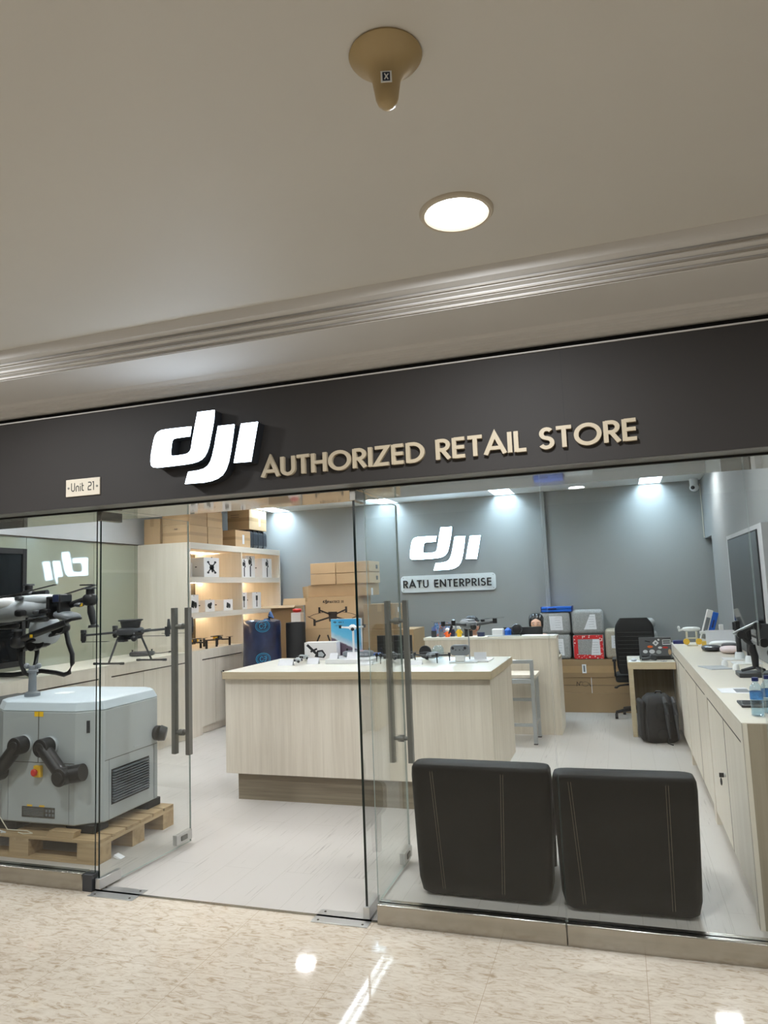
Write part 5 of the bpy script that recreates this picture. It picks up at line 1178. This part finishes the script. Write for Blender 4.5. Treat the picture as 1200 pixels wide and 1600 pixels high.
# ---- the two women at the desk
def woman(name_label, x, y, head_z, yaw, pitch, shirt):
    t = T('person', name_label, 'person', (x, y, 0), yaw)
    hz = head_z
    # skeleton: seated, forearms towards the desk (local -y faces the desk)
    V = [(0, .02, .50), (0, .03, .66), (0, .02, .82), (0, .0, .93), (0, -.005, .985), (0, -.015, 1.03), (0, -.02, hz-.07), (0, -.02, hz-.02)]
    Rr = [.13, .115, .12, .095, .045, .042, .066, .062]
    E = [(i, i+1) for i in range(7)]
    def add(p, r, par): V.append(p); Rr.append(r); E.append((par, len(V)-1)); return len(V)-1
    for s in (-1, 1):
        a = add((s*.15, .01, .925), .055, 3); e = add((s*.20, -.03, .72), .042, a); w_ = add((s*.12, -.22, .795), .028, e); add((s*.09, -.29, .80), .026, w_)
        h_ = add((s*.09, .0, .49), .09, 0); k_ = add((s*.12, -.34, .47), .062, h_); f_ = add((s*.12, -.26, .10), .04, k_); add((s*.12, -.34, .045), .034, f_)
    me = bpy.data.meshes.new('body'); me.from_pydata(V, E, []); o = bpy.data.objects.new('body', me); C.objects.link(o)
    md = o.modifiers.new('skin', 'SKIN'); o.modifiers.new('sub', 'SUBSURF').levels = 2
    for i, d in enumerate(me.skin_vertices[0].data): d.radius = (Rr[i], Rr[i]*(.8 if i in (1, 2, 3) else 1)); d.use_root = (i == 0)
    dg = bpy.context.evaluated_depsgraph_get(); m2 = bpy.data.meshes.new_from_object(o.evaluated_get(dg)); o.modifiers.clear(); o.data = m2
    hd = Vector((0, -.03, hz-.055))
    # shape the head: fuller skull, chin, nose
    for v in m2.vertices:
        if v.co.z > hz-.15:
            q = (v.co.z-(hz-.15))/.2; v.co.x *= 1.02+.10*math.sin(min(1, max(0, q))*PI)
            if abs(v.co.x) < .014 and v.co.y < -.06 and hz-.085 < v.co.z < hz-.045: v.co.y -= .016
    o.data.materials.clear(); o.data.materials.append(M['skin']); o.parent = t; m2.shade_smooth()
    obj('hair', B().ell((-.018, .016, hz-.026), .070, .088, .080, 24, rot=RY(-.14)).ell((.018, .016, hz-.026), .070, .088, .080, 24, rot=RY(.14)).ell((-.066, -.018, hz-.058), .019, .052, .066, 16).ell((.066, -.018, hz-.058), .019, .052, .066, 16).ell((0, .06, hz-.10), .07, .045, .10, 16).ell((0, .10, hz-.03), .035, .035, .035, 14), M['hair'], t)
    fb = obj('face', B().ell((0, -.040, hz-.070), .064, .058, .070, 24), M['skin'], t)
    for s in (-1, 1):
        obj('eyebrow', B().tube([(s*.012, -.099, hz-.052), (s*.028, -.0955, hz-.047), (s*.042, -.087, hz-.052)], .0022, 6), M['hair'], fb)
        ey = obj('eye', B().ell((s*.027, -.090, hz-.068), .011, .006, .0055, 12), M['white'], fb)
        obj('iris', B().ell((s*.027, -.0955, hz-.0685), .0048, .0024, .0050, 10), M['black'], fb)
        obj('ear', B().ell((s*.066, -.015, hz-.08), .008, .016, .022, 12), M['skin'], t)
    obj('nose', B().ell((0, -.098, hz-.088), .009, .010, .017, 12), M['skin'], fb)
    obj('mouth', B().ell((0, -.093, hz-.112), .018, .005, .005, 12), pm('soft_red_lips', (178, 92, 88), .5), fb)
    # clothes
    sh = B().lathe([(.155, .50), (.15, .62), (.155, .78), (.165, .88), (.13, .945), (.062, .975), (.055, .985)], n=26)
    for v in sh.bm.verts: v.co.y = v.co.y*.78+.015
    for s in (-1, 1): sh.tube([(s*.13, .01, .91), (s*.165, .0, .88), (s*.205, -.03, .73), (s*.19, -.08, .74)], [.06, .062, .054, .05], 14)
    obj('shirt', sh, M[shirt], t)
    tr = B().ell((0, .0, .49), .17, .15, .10, 20)
    for s in (-1, 1): tr.tube([(s*.09, .0, .49), (s*.12, -.33, .475), (s*.125, -.325, .40), (s*.12, -.26, .14)], [.098, .075, .068, .052], 14)
    obj('trousers', tr, M['denim'], t)
    for s in (-1, 1):
        hb = B().ell((s*.085, -.315, .798), .036, .042, .013, 14)
        for i in range(4):
            L_ = (.050, .058, .054, .044)[i]; u = s*.085+(i-1.5)*.0165
            hb.tube([(u, -.335, .80), (u, -.335-L_*.55, .806), (u, -.335-L_, .792)], [.0082, .0076, .006], 8)
        hb.tube([(s*.085-s*.03, -.30, .795), (s*.085-s*.052, -.325, .795), (s*.085-s*.055, -.352, .791)], [.010, .009, .007], 8)
        obj('hand', hb, M['skin'], t)
        obj('shoe', B().ell((s*.12, -.30, .042), .045, .12, .042, 16), M['black'], t)
    # stool she sits on
    return t
woman('dark-haired woman seated behind the desk and the monitor, only her eyes and hair showing', -.935, 5.16, 1.168, .05, 0, 'cloth')
woman('dark-haired woman with her head bowed behind the raised drone at the reception desk', -1.69, 5.16, 1.158, .75, 0, 'clothb')
for lab, x in (('black stool under the woman behind the monitor', -.935), ('black stool under the woman behind the raised drone', -1.69)):
    t = T('task_stool', lab, 'stool', (x, 5.18, 0))
    obj('seat', B().lathe([(.17, .335), (.18, .35), (.18, .375), (.16, .387)], n=28), M['black'], t); obj('pedestal', B().cyl((0, 0, .02), (0, 0, .335), .025).lathe([(.17, 0), (.17, .015), (.03, .03)], n=24), M['black'], t)

# ================================================================ COOLERS AND LONG CARTONS
b1 = carton('long_carton', 'long brown carton on the floor, bottom of the three under the foam boxes', 'cardboard box', -.745, .33, 5.74, 6.02, 0, .228, 'kraft3', tape=False)
b2 = carton('long_carton', 'long brown carton with a line drawing, middle of the three under the foam boxes', 'cardboard box', -.735, .33, 5.745, 6.02, .229, .412, 'kraft3', tape=False)
b = B(); f = FY(5.745, 0, 0)
b.stroke([(-.56, .31), (-.555, .36), (-.53, .32), (-.52, .36), (-.49, .36)], .006, f, .0004, .001).stroke(arc(-.46, .335, .035, .028, 0, 360, 16), .003, f, .0004, .001).stroke([(-.42, .35), (-.40, .31), (-.37, .32)], .006, f, .0004, .001)
obj('printed_drawing', b, M['ink'], b2, w=True, smooth=False)
obj('seam', B().bx(-.735, .33, 5.7444, 5.7449, .318, .322), M['ink'], b2, w=True, smooth=False)
for x in (-.39, .09): obj('strap', B().bx(x, x+.007, 5.7438, 5.7445, .229, .412), M['paper'], b2, w=True, smooth=False)
b3 = carton('long_carton', 'long brown carton with a white barcode label, top of the three under the foam boxes', 'cardboard box', -.72, .33, 5.74, 6.02, .413, .628, 'kraft3', tape=False)
obj('tape', B().bx(-.72, .33, 5.7388, 5.7395, .47, .55), M['tape'], b3, w=True, smooth=False)
lb = obj('barcode_label', B().bx(-.485, -.435, 5.7378, 5.7387, .465, .57), M['paper'], b3, w=True, smooth=False)
obj('barcode', B().bx(-.47, -.45, 5.7370, 5.7377, .48, .555), M['grey'], lb, w=True, smooth=False)
zc0 = .629
def cooler(label, x0, x1, z0, z1, m='foam', notes=None, y0=5.74):
    t = T('foam_box', label, 'foam box', ((x0+x1)/2, (y0+6.0)/2, z0), 0, 'foam boxes in front of the back wall')
    g = .0; zs_ = z0+(z1-z0)*.5
    obj('box_shell', B().bx(x0, x1, y0, 6.0, z0, z1), M[m], t, w=True, bevel=.042, seg=5)
    if notes:
        nt = obj('note_sheet', B().prism(notes, FY(y0, x0, z0), .0008, .0016), M['paper'], t, w=True, smooth=False)
        u = [p[0] for p in notes]; v = [p[1] for p in notes]; lb_ = B()
        for k in range(5): lb_.bx(x0+max(u)-.09, x0+max(u)-.02-.01*(k % 2), y0-.0022, y0-.0017, z0+min(v)+.03+.03*k, z0+min(v)+.034+.03*k)
        q = obj('written_line', lb_, M['lgrey'], nt, w=True, smooth=False); q['kind'] = 'stuff'
    return t
cooler('grey foam box with a white note, lower left of the stack, half behind the desk', -.97, -.60, zc0, .932, notes=[(.13, .05), (.29, .05), (.285, .25), (.14, .25)])
cooler('grey foam box with a white note under the blue folded crate', -.96, -.59, .934, 1.205, notes=[(.13, .05), (.28, .05), (.275, .22), (.12, .225)])
tr_ = cooler('foam box framed with red and white tape', -.575, -.212, zc0, .925, notes=[(.21, .05), (.32, .05), (.315, .24), (.235, .24)])
b = B(); f = FY(5.74, 0, 0)
for q in ((-.565, -.222, .635, .685), (-.565, -.222, .87, .918), (-.565, -.515, .685, .87), (-.26, -.222, .685, .87)): b.bx(q[0], q[1], 5.7385, 5.7398, q[2], q[3])
obj('red_tape', b, M['redw'], tr_, w=True, smooth=False)
cooler('grey foam box with a torn white note, on top of the red taped one', -.572, -.20, .927, 1.222, notes=[(.14, .06), (.29, .06), (.28, .24), (.22, .24)])
cooler('beige foam box with a white note partly behind the office chair', -.195, .165, zc0, .985, m='foamb', notes=[(.07, .13), (.19, .13), (.185, .28), (.075, .28)])
cooler('grey foam box mostly hidden behind the office chair, right of the beige one', .18, .40, zc0, .96)
cooler('grey foam box peeking out at the upper right of the office chair', .03, .385, .988, 1.10)
t = T('folding_crate', 'bright blue folded plastic crate on top of the grey foam boxes', 'crate', (-.745, 5.86, 1.2055))
for k in range(2): obj('crate_panel', B().bx(-.185, .185, -.12, .12, .002+.033*k, .031+.033*k), M['blue'], t, bevel=.007)
obj('handle', B().bx(-.10, .0, -.127, -.12, .03, .05), M['bluecap'], t, bevel=.003)
for x in (-.19, .178): obj('corner_clip', B().bx(x, x+.012, -.12, .12, .0, .068), M['bluecap'], t, bevel=.003)

# ================================================================ LAPTOP DESK
DZ = .7362
t = T('laptop', 'open dark grey laptop covered in stickers, seen from behind, on the small desk', 'laptop', (.325, 4.62, DZ))
obj('base', B().bx(-.165, .165, -.0, .23, .002, .02), M['dark'], t, bevel=.004)
ld_ = obj('lid', B().bx(-.162, .150, -.012, -.002, .02, .232, rot=RX(.10), pivot=(0, 0, .02)), M['grey'], t, bevel=.004)
ld_.data.materials[0] = pm('laptop_lid_grey', (92, 94, 98), .4, metal=.3)
obj('hinge_strip', B().bx(-.14, .14, -.016, .004, .012, .04), M['black'], t, bevel=.003)
def lidf(u, v, d): return Vector((u, -.0145-(v-.02)*-.10*-1*-1-d, v)) if False else Vector((u, -.0125+(-(v-.02))*.1*-1*-1-d, v))
def sk(name, pts, m, dd=.0005):
    b = B(); th = .10
    def f(u, v, d):
        p = Vector((u, -.0122-d, v-.02)); p = RX(.10)@p; return Vector((p.x, p.y, p.z+.02))
    b.prism(pts, f, .0, dd); return obj(name, b, M[m] if isinstance(m, str) else m, ld_, smooth=False)
pl = bpy.data.objects[t.name]
def ell2(cx, cz, a, b_, n=12): return [(cx+a*math.cos(2*PI*i/n), cz+b_*math.sin(2*PI*i/n)) for i in range(n)]
sk('sticker', [(0, .205), (.032, .172), (0, .14), (-.032, .172)], 'paper'); sk('sticker_mark', [(0, .185), (.012, .172), (0, .16), (-.012, .172)], 'grey', .0009)
sk('sticker', [(.065, .155), (.145, .155), (.145, .205), (.065, .205)], 'paper'); sk('sticker_mark', [(.07, .165), (.14, .165), (.14, .178), (.07, .178)], 'inkb', .0009); sk('sticker_mark', [(.07, .185), (.14, .185), (.14, .198), (.07, .198)], 'inkb', .0009)
sk('sticker', ell2(-.055, .135, .028, .013), 'orange'); sk('sticker', ell2(-.105, .085, .024, .018), 'paper'); sk('sticker', ell2(-.04, .085, .028, .022), 'paper')
sk('sticker', ell2(.025, .08, .026, .02), 'lgrey'); sk('sticker', ell2(.04, .125, .02, .012), 'paper'); sk('sticker', ell2(.09, .125, .028, .010), 'red'); sk('sticker', ell2(.13, .08, .015, .03), 'kraft')
sk('sticker', [(-.10, .20), (-.05, .19), (-.055, .18), (-.105, .19)], 'blackm'); sk('sticker', ell2(.03, .205, .011, .011), 'paper')
t = T('barcode_scanner', 'dark handheld barcode scanner lying on the small desk before the laptop', 'scanner', (.235, 4.50, DZ))
obj('handle', B().tube([(-.06, .0, .02), (.0, .0, .022), (.04, .0, .035)], [.016, .017, .02], 12), M['dark'], t)
obj('scan_head', B().bx(.02, .09, -.025, .025, .008, .065, rot=RY(.2)), M['dark'], t, bevel=.01)
obj('cord', B().tube([(-.06, 0, .016), (-.075, .03, .006), (-.08, .06, .005)], .003, 6), M['cream'], t)
t = T('computer_mouse', 'white mouse on a white pad at the left end of the small desk', 'mouse', (.10, 4.46, DZ))
obj('pad', B().bx(-.05, .06, -.06, .08, 0, .003), M['paper'], t); obj('shell', B().ell((0, 0, .016), .03, .045, .015, 16), M['lgrey'], t)
t = T('keys', 'bunch of grey keys and clips on the front edge of the small desk', 'keys', (.36, 4.44, DZ))
obj('ring', B().tube(arc3 := [(.015*math.cos(a*.5), .015*math.sin(a*.5), .004) for a in range(13)], .002, 6), M['alu'], t)
for i in range(4): obj('key', B().bx(.01, .055, -.004, .004, .001, .004, rot=RZ(.7*i-1.2), pivot=(0, 0, .002)), M['grey'], t)
tag(obj('black_pouch', B().bx(.50, .62, 4.66, 4.72, RZ0+.0005, RZ0+.035), M['bluecap'], bevel=.006), 'small navy case at the far inner end of the right counter', 'case')
# backpack
t = T('backpack', 'bulky black backpack standing on the floor under the small desk', 'backpack', (.285, 4.22, 0), .12)
b = B(); rg = []
for k, (z, sx, sy, dy) in enumerate([(.004, .13, .10, .0), (.02, .155, .125, 0), (.08, .165, .14, 0), (.22, .165, .14, .005), (.34, .155, .125, .012), (.41, .13, .10, .02), (.445, .09, .07, .03), (.455, .04, .03, .03)]):
    rg.append([Vector((u, v+dy, z)) for u, v in rrect(-sx, sx, -sy, sy, min(sx, sy)*.6, 5)])
loft(b, rg); obj('main_compartment', b, M['bag'], t, ang=60)
obj('side_panel', B().bx(-.185, -.13, -.11, .12, .02, .40), M['bag'], t, bevel=.035, seg=4)
obj('zip', B().tube([(-.125, -.142, .03), (-.13, -.148, .2), (-.125, -.13, .34), (-.10, -.08, .41)], .003, 6), M['dark'], t)
obj('back_pad', B().ell((.0, -.142, .30), .045, .012, .09, 18, p=.8), M['blackm'], t); obj('back_pad', B().ell((.085, -.138, .29), .04, .012, .09, 18, p=.8), M['blackm'], t); obj('back_pad', B().ell((.01, -.142, .09), .05, .010, .05, 18, p=.8), M['blackm'], t)
for s, x in ((0, .02), (1, .10)):
    st = B()
    path = [(x+.02, -.10, .425), (x+.025, -.155, .38), (x+.03, -.175, .28), (x+.035, -.165, .16), (x+.045, -.145, .05)]
    st.tube(path, [.018, .022, .022, .014, .009], 8); obj('shoulder_strap', st, M['dark'], t)
obj('top_handle', B().tube([(-.02, .0, .45), (-.01, -.02, .475), (.03, -.02, .475), (.045, .0, .448)], .007, 8), M['black'], t)
obj('dangling_strap', B().tube([(.05, -.15, .05), (.04, -.17, .015), (.08, -.21, .005)], .006, 6), M['black'], t)
tag(obj('shopping_bag', B().prism([(.0, 0), (.10, 0), (.115, .26), (.02, .27)], lambda u, v, d: Vector((u+.115, d, v)), 4.40, 4.60), M['teal']), 'teal bag on the floor between the desk leg and the backpack', 'bag')

# ================================================================ RIGHT COUNTER GOODS
CZT = RZ0+.0003
t = T('spray_caddy', 'white bottle caddy with two spray heads and amber wheels at the far end of the right counter', 'caddy', (.66, 4.42, CZT))
t['label'] = 'white tripod-like mount frame with amber round ends on the right counter'
obj('frame', B().bx(-.05, .05, -.03, .03, .0, .012).tube([(-.045, 0, .01), (-.045, 0, .14)], .010).tube([(.045, 0, .01), (.045, 0, .14)], .010).tube([(-.045, 0, .075), (.045, 0, .075)], .008), M['cream'], t)
obj('head_bar', B().ell((-.0, 0, .165), .085, .035, .022, 18, p=.7).tube([(-.07, 0, .165), (-.12, 0, .15)], .010).ell((-.115, 0, .18), .014, .014, .018), M['white'], t)
for x in (-.055, .06): obj('amber_end', B().cyl((x, -.03, .045), (x, -.045, .045), .03, n=18), M['amber'], t)
for i, x in enumerate((.17, .25)):
    t = T('spray_bottle', ('clear spray bottle with amber liquid right of the white mount', 'second clear spray bottle with yellow liquid before the white papers')[i], 'spray bottle', (.60+x, 4.36+.05*i, CZT))
    obj('bottle', B().lathe([(.03, 0), (.033, .01), (.033, .075), (.014, .10), (.013, .12)]), M['dotglass'], t); obj('liquid', B().lathe([(.028, .003), (.030, .01), (.030, .05), (.0, .05)]), M['amber'], t)
    obj('trigger_head', B().bx(-.04, .02, -.012, .012, .12, .148).tube([(-.02, 0, .12), (-.032, 0, .085)], .005), M['white'], t, bevel=.004)
t = T('document_pile', 'leaning sheaf of white papers on the right counter behind the black gimbals', 'papers', (.90, 4.2, CZT+.012), 0)
for k in range(3): obj('sheet', B().bx(-.13, .12, .0+.012*k, .003+.012*k, .0, .155-.004*k, rot=RX(-.25), pivot=(0, 0, 0)), M['paper'], t, smooth=False)
obj('packet', B().ell((.0, -.10, .03), .12, .06, .03, 16, p=.7), M['white'], t)
t = T('standing_box', 'tilted blue and white box standing behind the papers against the niche', 'boxed product', (.80, 4.62, CZT+.018), 0)
obj('white_face', B().bx(-.055, .0, -.02, .03, .0, .33, rot=RY(.30), pivot=(0, 0, 0)), M['card'], t, bevel=.003)
obj('blue_side', B().bx(.002, .055, -.02, .03, .0, .32, rot=RY(.30), pivot=(0, 0, 0)), M['blue'], t, bevel=.006)
obj('dark_slot', B().bx(.018, .036, -.0225, -.0205, .16, .24, rot=RY(.30), pivot=(0, 0, 0)), M['bluecap'], t)
obj('white_panel', B().bx(-.045, -.010, -.0225, -.0205, .03, .25, rot=RY(.30), pivot=(0, 0, 0)), M['grey'], t)
tag(obj('small_pack', B().bx(.925, .965, 4.50, 4.53, CZT, CZT+.20), M['card'], bevel=.003), 'small upright white pack beyond the papers near the television', 'pack')
tag(obj('wrapped_bundle', B().ell((.77, 3.86, CZT+.028), .085, .10, .028, 20, p=.8), pm('black_shiny_film', (40, 40, 46), .25, var=.6, scale=30, bump=.8, bscale=40)), 'small bundle in shiny black plastic lying on the right counter', 'bundle')
tag(obj('wrapped_bundle', B().ell((.905, 3.66, CZT+.03), .09, .13, .03, 20, p=.8), pm('pink_white_wrap', (226, 208, 208), .5, var=.1, scale=14, bump=.5, bscale=20)), 'white and pink wrapped bundle behind the slim black gimbals', 'bundle')
tag(obj('black_pack', B().ell((.935, 3.88, CZT+.035), .08, .08, .035, 18, p=.7), M['black']), 'black soft pack beside the pink bundle on the right counter', 'pack')
for i, (x, y, h) in enumerate(((.895, 3.10, .31), (.925, 2.80, .27))):
    t = T('phone_gimbal', ('slim black folded gimbal stick standing on a white base, the taller', 'slim black folded gimbal stick standing on a white base, the shorter')[i], 'gimbal', (x, y, CZT))
    obj('plate', B().bx(-.13, .075, -.075, .09, 0, .008), M['white'], t, bevel=.002)
    obj('cup', B().lathe([(.04, .008), (.036, .045), (.03, .06)]), M['acryl'], t)
    obj('grip', B().tube([(0, 0, .06), (0, .0, h*.62), (0, 0, h*.66)], [.021, .019, .012], 14), M['black'], t)
    obj('head', B().bx(-.022, .020, -.02, .02, h*.66, h), M['black'], t, bevel=.009)
    if i == 0: obj('clamp', B().bx(-.036, -.022, -.012, .012, h*.76, h*.97), M['dark'], t, bevel=.004)
t = T('camera_gimbal', 'large dark gimbal with a tilted silver arm on mini tripod legs on a black tray', 'gimbal', (.835, 2.02, CZT))
obj('tray', B().bx(-.115, .17, -.09, .09, 0, .03), M['dark'], t, bevel=.004)
for a in (0.3, 2.4, 4.5): obj('tripod_leg', B().tube([(0, 0, .06), (.09*math.cos(a+2.6), .075*math.sin(a+2.6), .036)], [.012, .008], 8), M['dark'], t)
obj('grip', B().tube([(0, 0, .05), (.0, 0, .13), (-.012, 0, .175), (-.01, 0, .21)], [.019, .024, .026, .02], 16), M['black'], t)
ar = obj('lower_arm', B().tube([(-.01, 0, .205), (-.05, .0, .24), (-.065, 0, .27)], .014, 10).cyl((-.07, -.025, .275), (-.07, .025, .275), .028), M['black'], t, bevel=.002)
obj('upper_arm', B().tube([(-.07, 0, .28), (-.035, 0, .31), (.03, 0, .335)], .013, 10).cyl((.03, -.025, .33), (.03, .025, .33), .026), M['black'], t)
obj('silver_arm', B().bx(-.13, .05, -.012, .012, .315, .33, rot=RY(-.45), pivot=(-.04, 0, .32)), M['alu'], t, bevel=.004)
obj('phone_mount', B().bx(.02, .10, -.01, .01, .20, .345), M['dark'], t, bevel=.006)
obj('knob', B().cyl((.06, -.025, .22), (.06, .025, .22), .03, n=20), M['black'], t)
t = T('camera_gimbal', 'dark camera gimbal with grey arms at the right edge of the picture on the counter', 'gimbal', (.93, 1.62, CZT))
obj('base', B().bx(-.07, .08, -.06, .06, 0, .02), M['white'], t, bevel=.003)
obj('grip', B().cyl((0, 0, .02), (0, 0, .15), .02), M['black'], t)
obj('arm', B().tube([(0, 0, .15), (-.05, 0, .19), (-.05, 0, .26), (.02, 0, .30)], .014, 10), M['grey'], t)
obj('motor', B().ell((-.055, 0, .19), .034, .03, .034, 16).ell((.02, 0, .31), .03, .03, .03, 16), M['black'], t)
for i, (x, y) in enumerate(((.72, 2.62), (.76, 2.36))):
    t = T('accessory_cup', ('small white cap standing behind the black gimbal tray, left', 'small white cap standing behind the black gimbal tray, right')[i], 'cap', (x, y, CZT)); 
    obj('cap', B().lathe([(.024, 0), (.022, .03), (.012, .045), (.0, .047)]), M['white'], t)
def leaf(label, pts, z=.002, m='paper', name='leaflet', cat='leaflet'):
    b = B().prism(pts, lambda u, v, d: Vector((u, v, d)), CZT, CZT+z); return tag(obj(name, b, M[m], smooth=False), label, cat)
leaf('folded grey and white leaflet lying on the rear right counter', [(.53, 2.60), (.60, 2.38), (.745, 2.42), (.70, 2.62)], .006, 'lgrey')
t = leaf('glossy leaflet with a grey picture on the front right counter', [(.52, 1.42), (.525, 1.25), (.69, 1.24), (.68, 1.47)], .002)
obj('printed_picture', B().bx(-.0, .075, -.09, .05, .0022, .0026), M['grey'], t, smooth=False)
t = T('tablet', 'black tablet lying on the front right counter before the water bottle', 'tablet', (.645, .82, CZT))
obj('casing', B().bx(-.09, .085, -.075, .09, 0, .013), M['black'], t, bevel=.003); obj('screen', B().bx(-.08, .075, -.065, .08, .0131, .0136), M['lcd'], t, smooth=False)
# water bottles
def bottle(label, x, y):
    t = T('water_bottle', label, 'bottle', (x, y, CZT), 0, 'water bottles on the right counter')
    obj('bottle', B().lathe([(.022, 0), (.028, .004), (.029, .02), (.027, .028), (.029, .036), (.027, .044), (.029, .052), (.029, .075), (.028, .078), (.028, .115), (.029, .118), (.027, .132), (.016, .15), (.0125, .155), (.0125, .165)], n=32), M['water'], t)
    obj('water', B().lathe([(.020, .003), (.0265, .006), (.0268, .066), (.0, .066)], n=28), clear('clear_water', (.86, .94, .98), .0, .02), t)
    obj('label_band', B().lathe([(.0291, .078), (.0291, .115), (.0285, .115), (.0285, .078)], n=32), pm('blue_bottle_label', (70, 130, 190), .4, var=.5, scale=40), t)
    obj('cap', B().lathe([(.015, .163), (.015, .178), (.013, .180), (.0, .180)], n=24), M['bluecap'], t)
bottle('clear water bottle with a navy cap on the front right counter beside the glass', .592, .52)
bottle('second clear water bottle with a navy cap, cut by the right edge of the picture', .655, .60)
